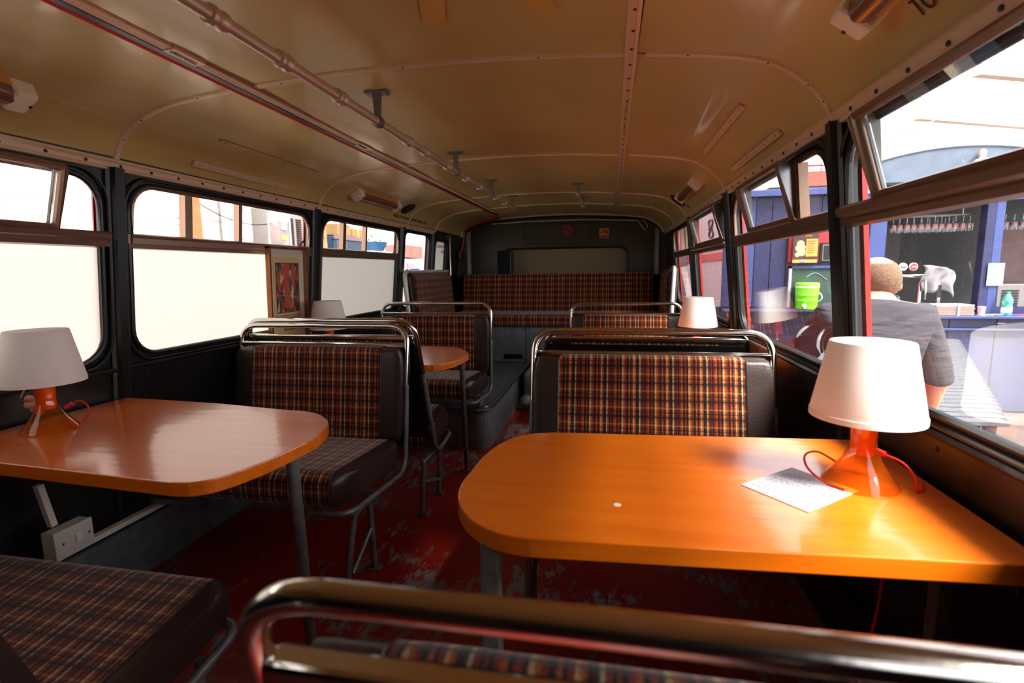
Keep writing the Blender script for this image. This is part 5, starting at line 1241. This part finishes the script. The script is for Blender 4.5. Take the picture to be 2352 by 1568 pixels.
# shirt with pushed-up sleeves
SJ = ['waist', 'chest', 'upchest', 'neckb', 'rs', 're', 'ls', 'le']
sh_v = [J[k] for k in SJ]+[tuple(Vector(J['re']).lerp(Vector(J['rw']), .12)), tuple(Vector(J['le']).lerp(Vector(J['lw']), .12)), (1.20, 2.43, .16)]
sh_e = [(0, 1), (1, 2), (2, 3), (2, 4), (4, 5), (5, 8), (2, 6), (6, 7), (7, 9), (0, 10)]
sh_r = [(.175, .135), (.185, .140), (.172, .118), .076, .092, .067, .092, .067, .066, .066, (.178, .14)]
sm_ = skinmesh(sh_v, sh_e, sh_r, 's')
shm = mat('charcoal_jersey', (52, 50, 59), .85)
n = shm.node_tree.nodes; L = shm.node_tree.links
tc = n.new('ShaderNodeTexCoord'); mp = n.new('ShaderNodeMapping'); mp.inputs['Rotation'].default_value = (0, .7, 0); mp.inputs['Scale'].default_value = (3, 3, 14)
nz = n.new('ShaderNodeTexNoise'); nz.inputs['Scale'].default_value = 1.3; nz.inputs['Detail'].default_value = 3; nz.inputs['Distortion'].default_value = .8
bp = n.new('ShaderNodeBump'); bp.inputs['Strength'].default_value = .55; bp.inputs['Distance'].default_value = .03
L.new(tc.outputs['Object'], mp.inputs[0]); L.new(mp.outputs[0], nz.inputs[0]); L.new(nz.outputs['Fac'], bp.inputs['Height']); L.new(bp.outputs[0], n['Principled BSDF'].inputs['Normal'])
merge_remesh([sm_], 'shirt', .009, shm, man, 6)
MB().tube([tuple(Vector((1.20, 2.595, .965))+Vector((.084*math.cos(a), .078*math.sin(a), .012*math.sin(a)+.044))) for a in [i*PI/10 for i in range(20)]], .008, 8, closed=True).build('collar', shm, man, smooth=True)
TJ = ['pelvis', 'rh', 'rk', 'ra', 'lh', 'lk', 'la']
tm = skinmesh([J[k] for k in TJ], [(0, 1), (1, 2), (2, 3), (0, 4), (4, 5), (5, 6)], [(.165, .125), .112, .082, .066, .112, .082, .066], 't')
merge_remesh([tm], 'trousers', .012, mat('navy_trousers', (40, 44, 60), .8), man, 4)
for k in ('r', 'l'):
    a, b_ = Vector(J[k+'a']), Vector(J[k+'t']); b = MB(); b.tube([a-Vector((0, .06, .02)), a+Vector((0, 0, -.01)), b_+Vector((0, .06, .01))], [.045, .05, .04], 12); b.build('shoe', blackpl, man, smooth=True)
# hair: cap over back and sides, thin on top
hv = ellipsoid(hc+Vector((0, -.006, -.002)), (.0905, .108, .105), seg=64)
import bmesh
b = bmesh.new(); b.from_mesh(hv)
dele = [v for v in b.verts if (v.co.z < hc.z-.072) or (v.co.y > hc.y+.045 and v.co.z < hc.z+.075) or (v.co.y > hc.y+.0 and v.co.z < hc.z-.01) or (v.co-(hc+Vector((0, -.035, .095)))).length < .050 or (abs(v.co.x-hc.x) > .070 and v.co.y > hc.y-.030 and v.co.z < hc.z+.015)]
bmesh.ops.delete(b, geom=dele, context='VERTS'); b.to_mesh(hv); b.free()
for v in hv.vertices: v.co -= BASE[man.name]
hv.materials.append(mat('fair_hair', (128, 98, 76), .8, bump=.8, bscale=220, vary=.3, vscale=60)); hv.polygons.foreach_set('use_smooth', [True]*len(hv.polygons))
ho = bpy.data.objects.new('hair', hv); COL.objects.link(ho); ho.parent = man; md = ho.modifiers.new('s', 'SOLIDIFY'); md.thickness = .005; md.offset = -1
cupm = thing('cup', (1.52, 2.74, .29), 'white cup with red rim held in the hand of the person', 'cup')
MB().lathe([(.032, 0), (.045, .09), (.043, .09), (.030, .006)], (1.535, 2.735, .345), 20, cap=False).build('cup_body', paper, cupm, smooth=True)
MB().lathe([(.0465, .088), (.0465, .096), (.0435, .096), (.0435, .088)], (1.535, 2.735, .345), 20, cap=False).build('rim', redpaint, cupm); MB().lathe([(.042, .075), (0, .076)], (1.535, 2.735, .345), 20).build('drink', mat('brown_drink', (150, 96, 80), .3), cupm)
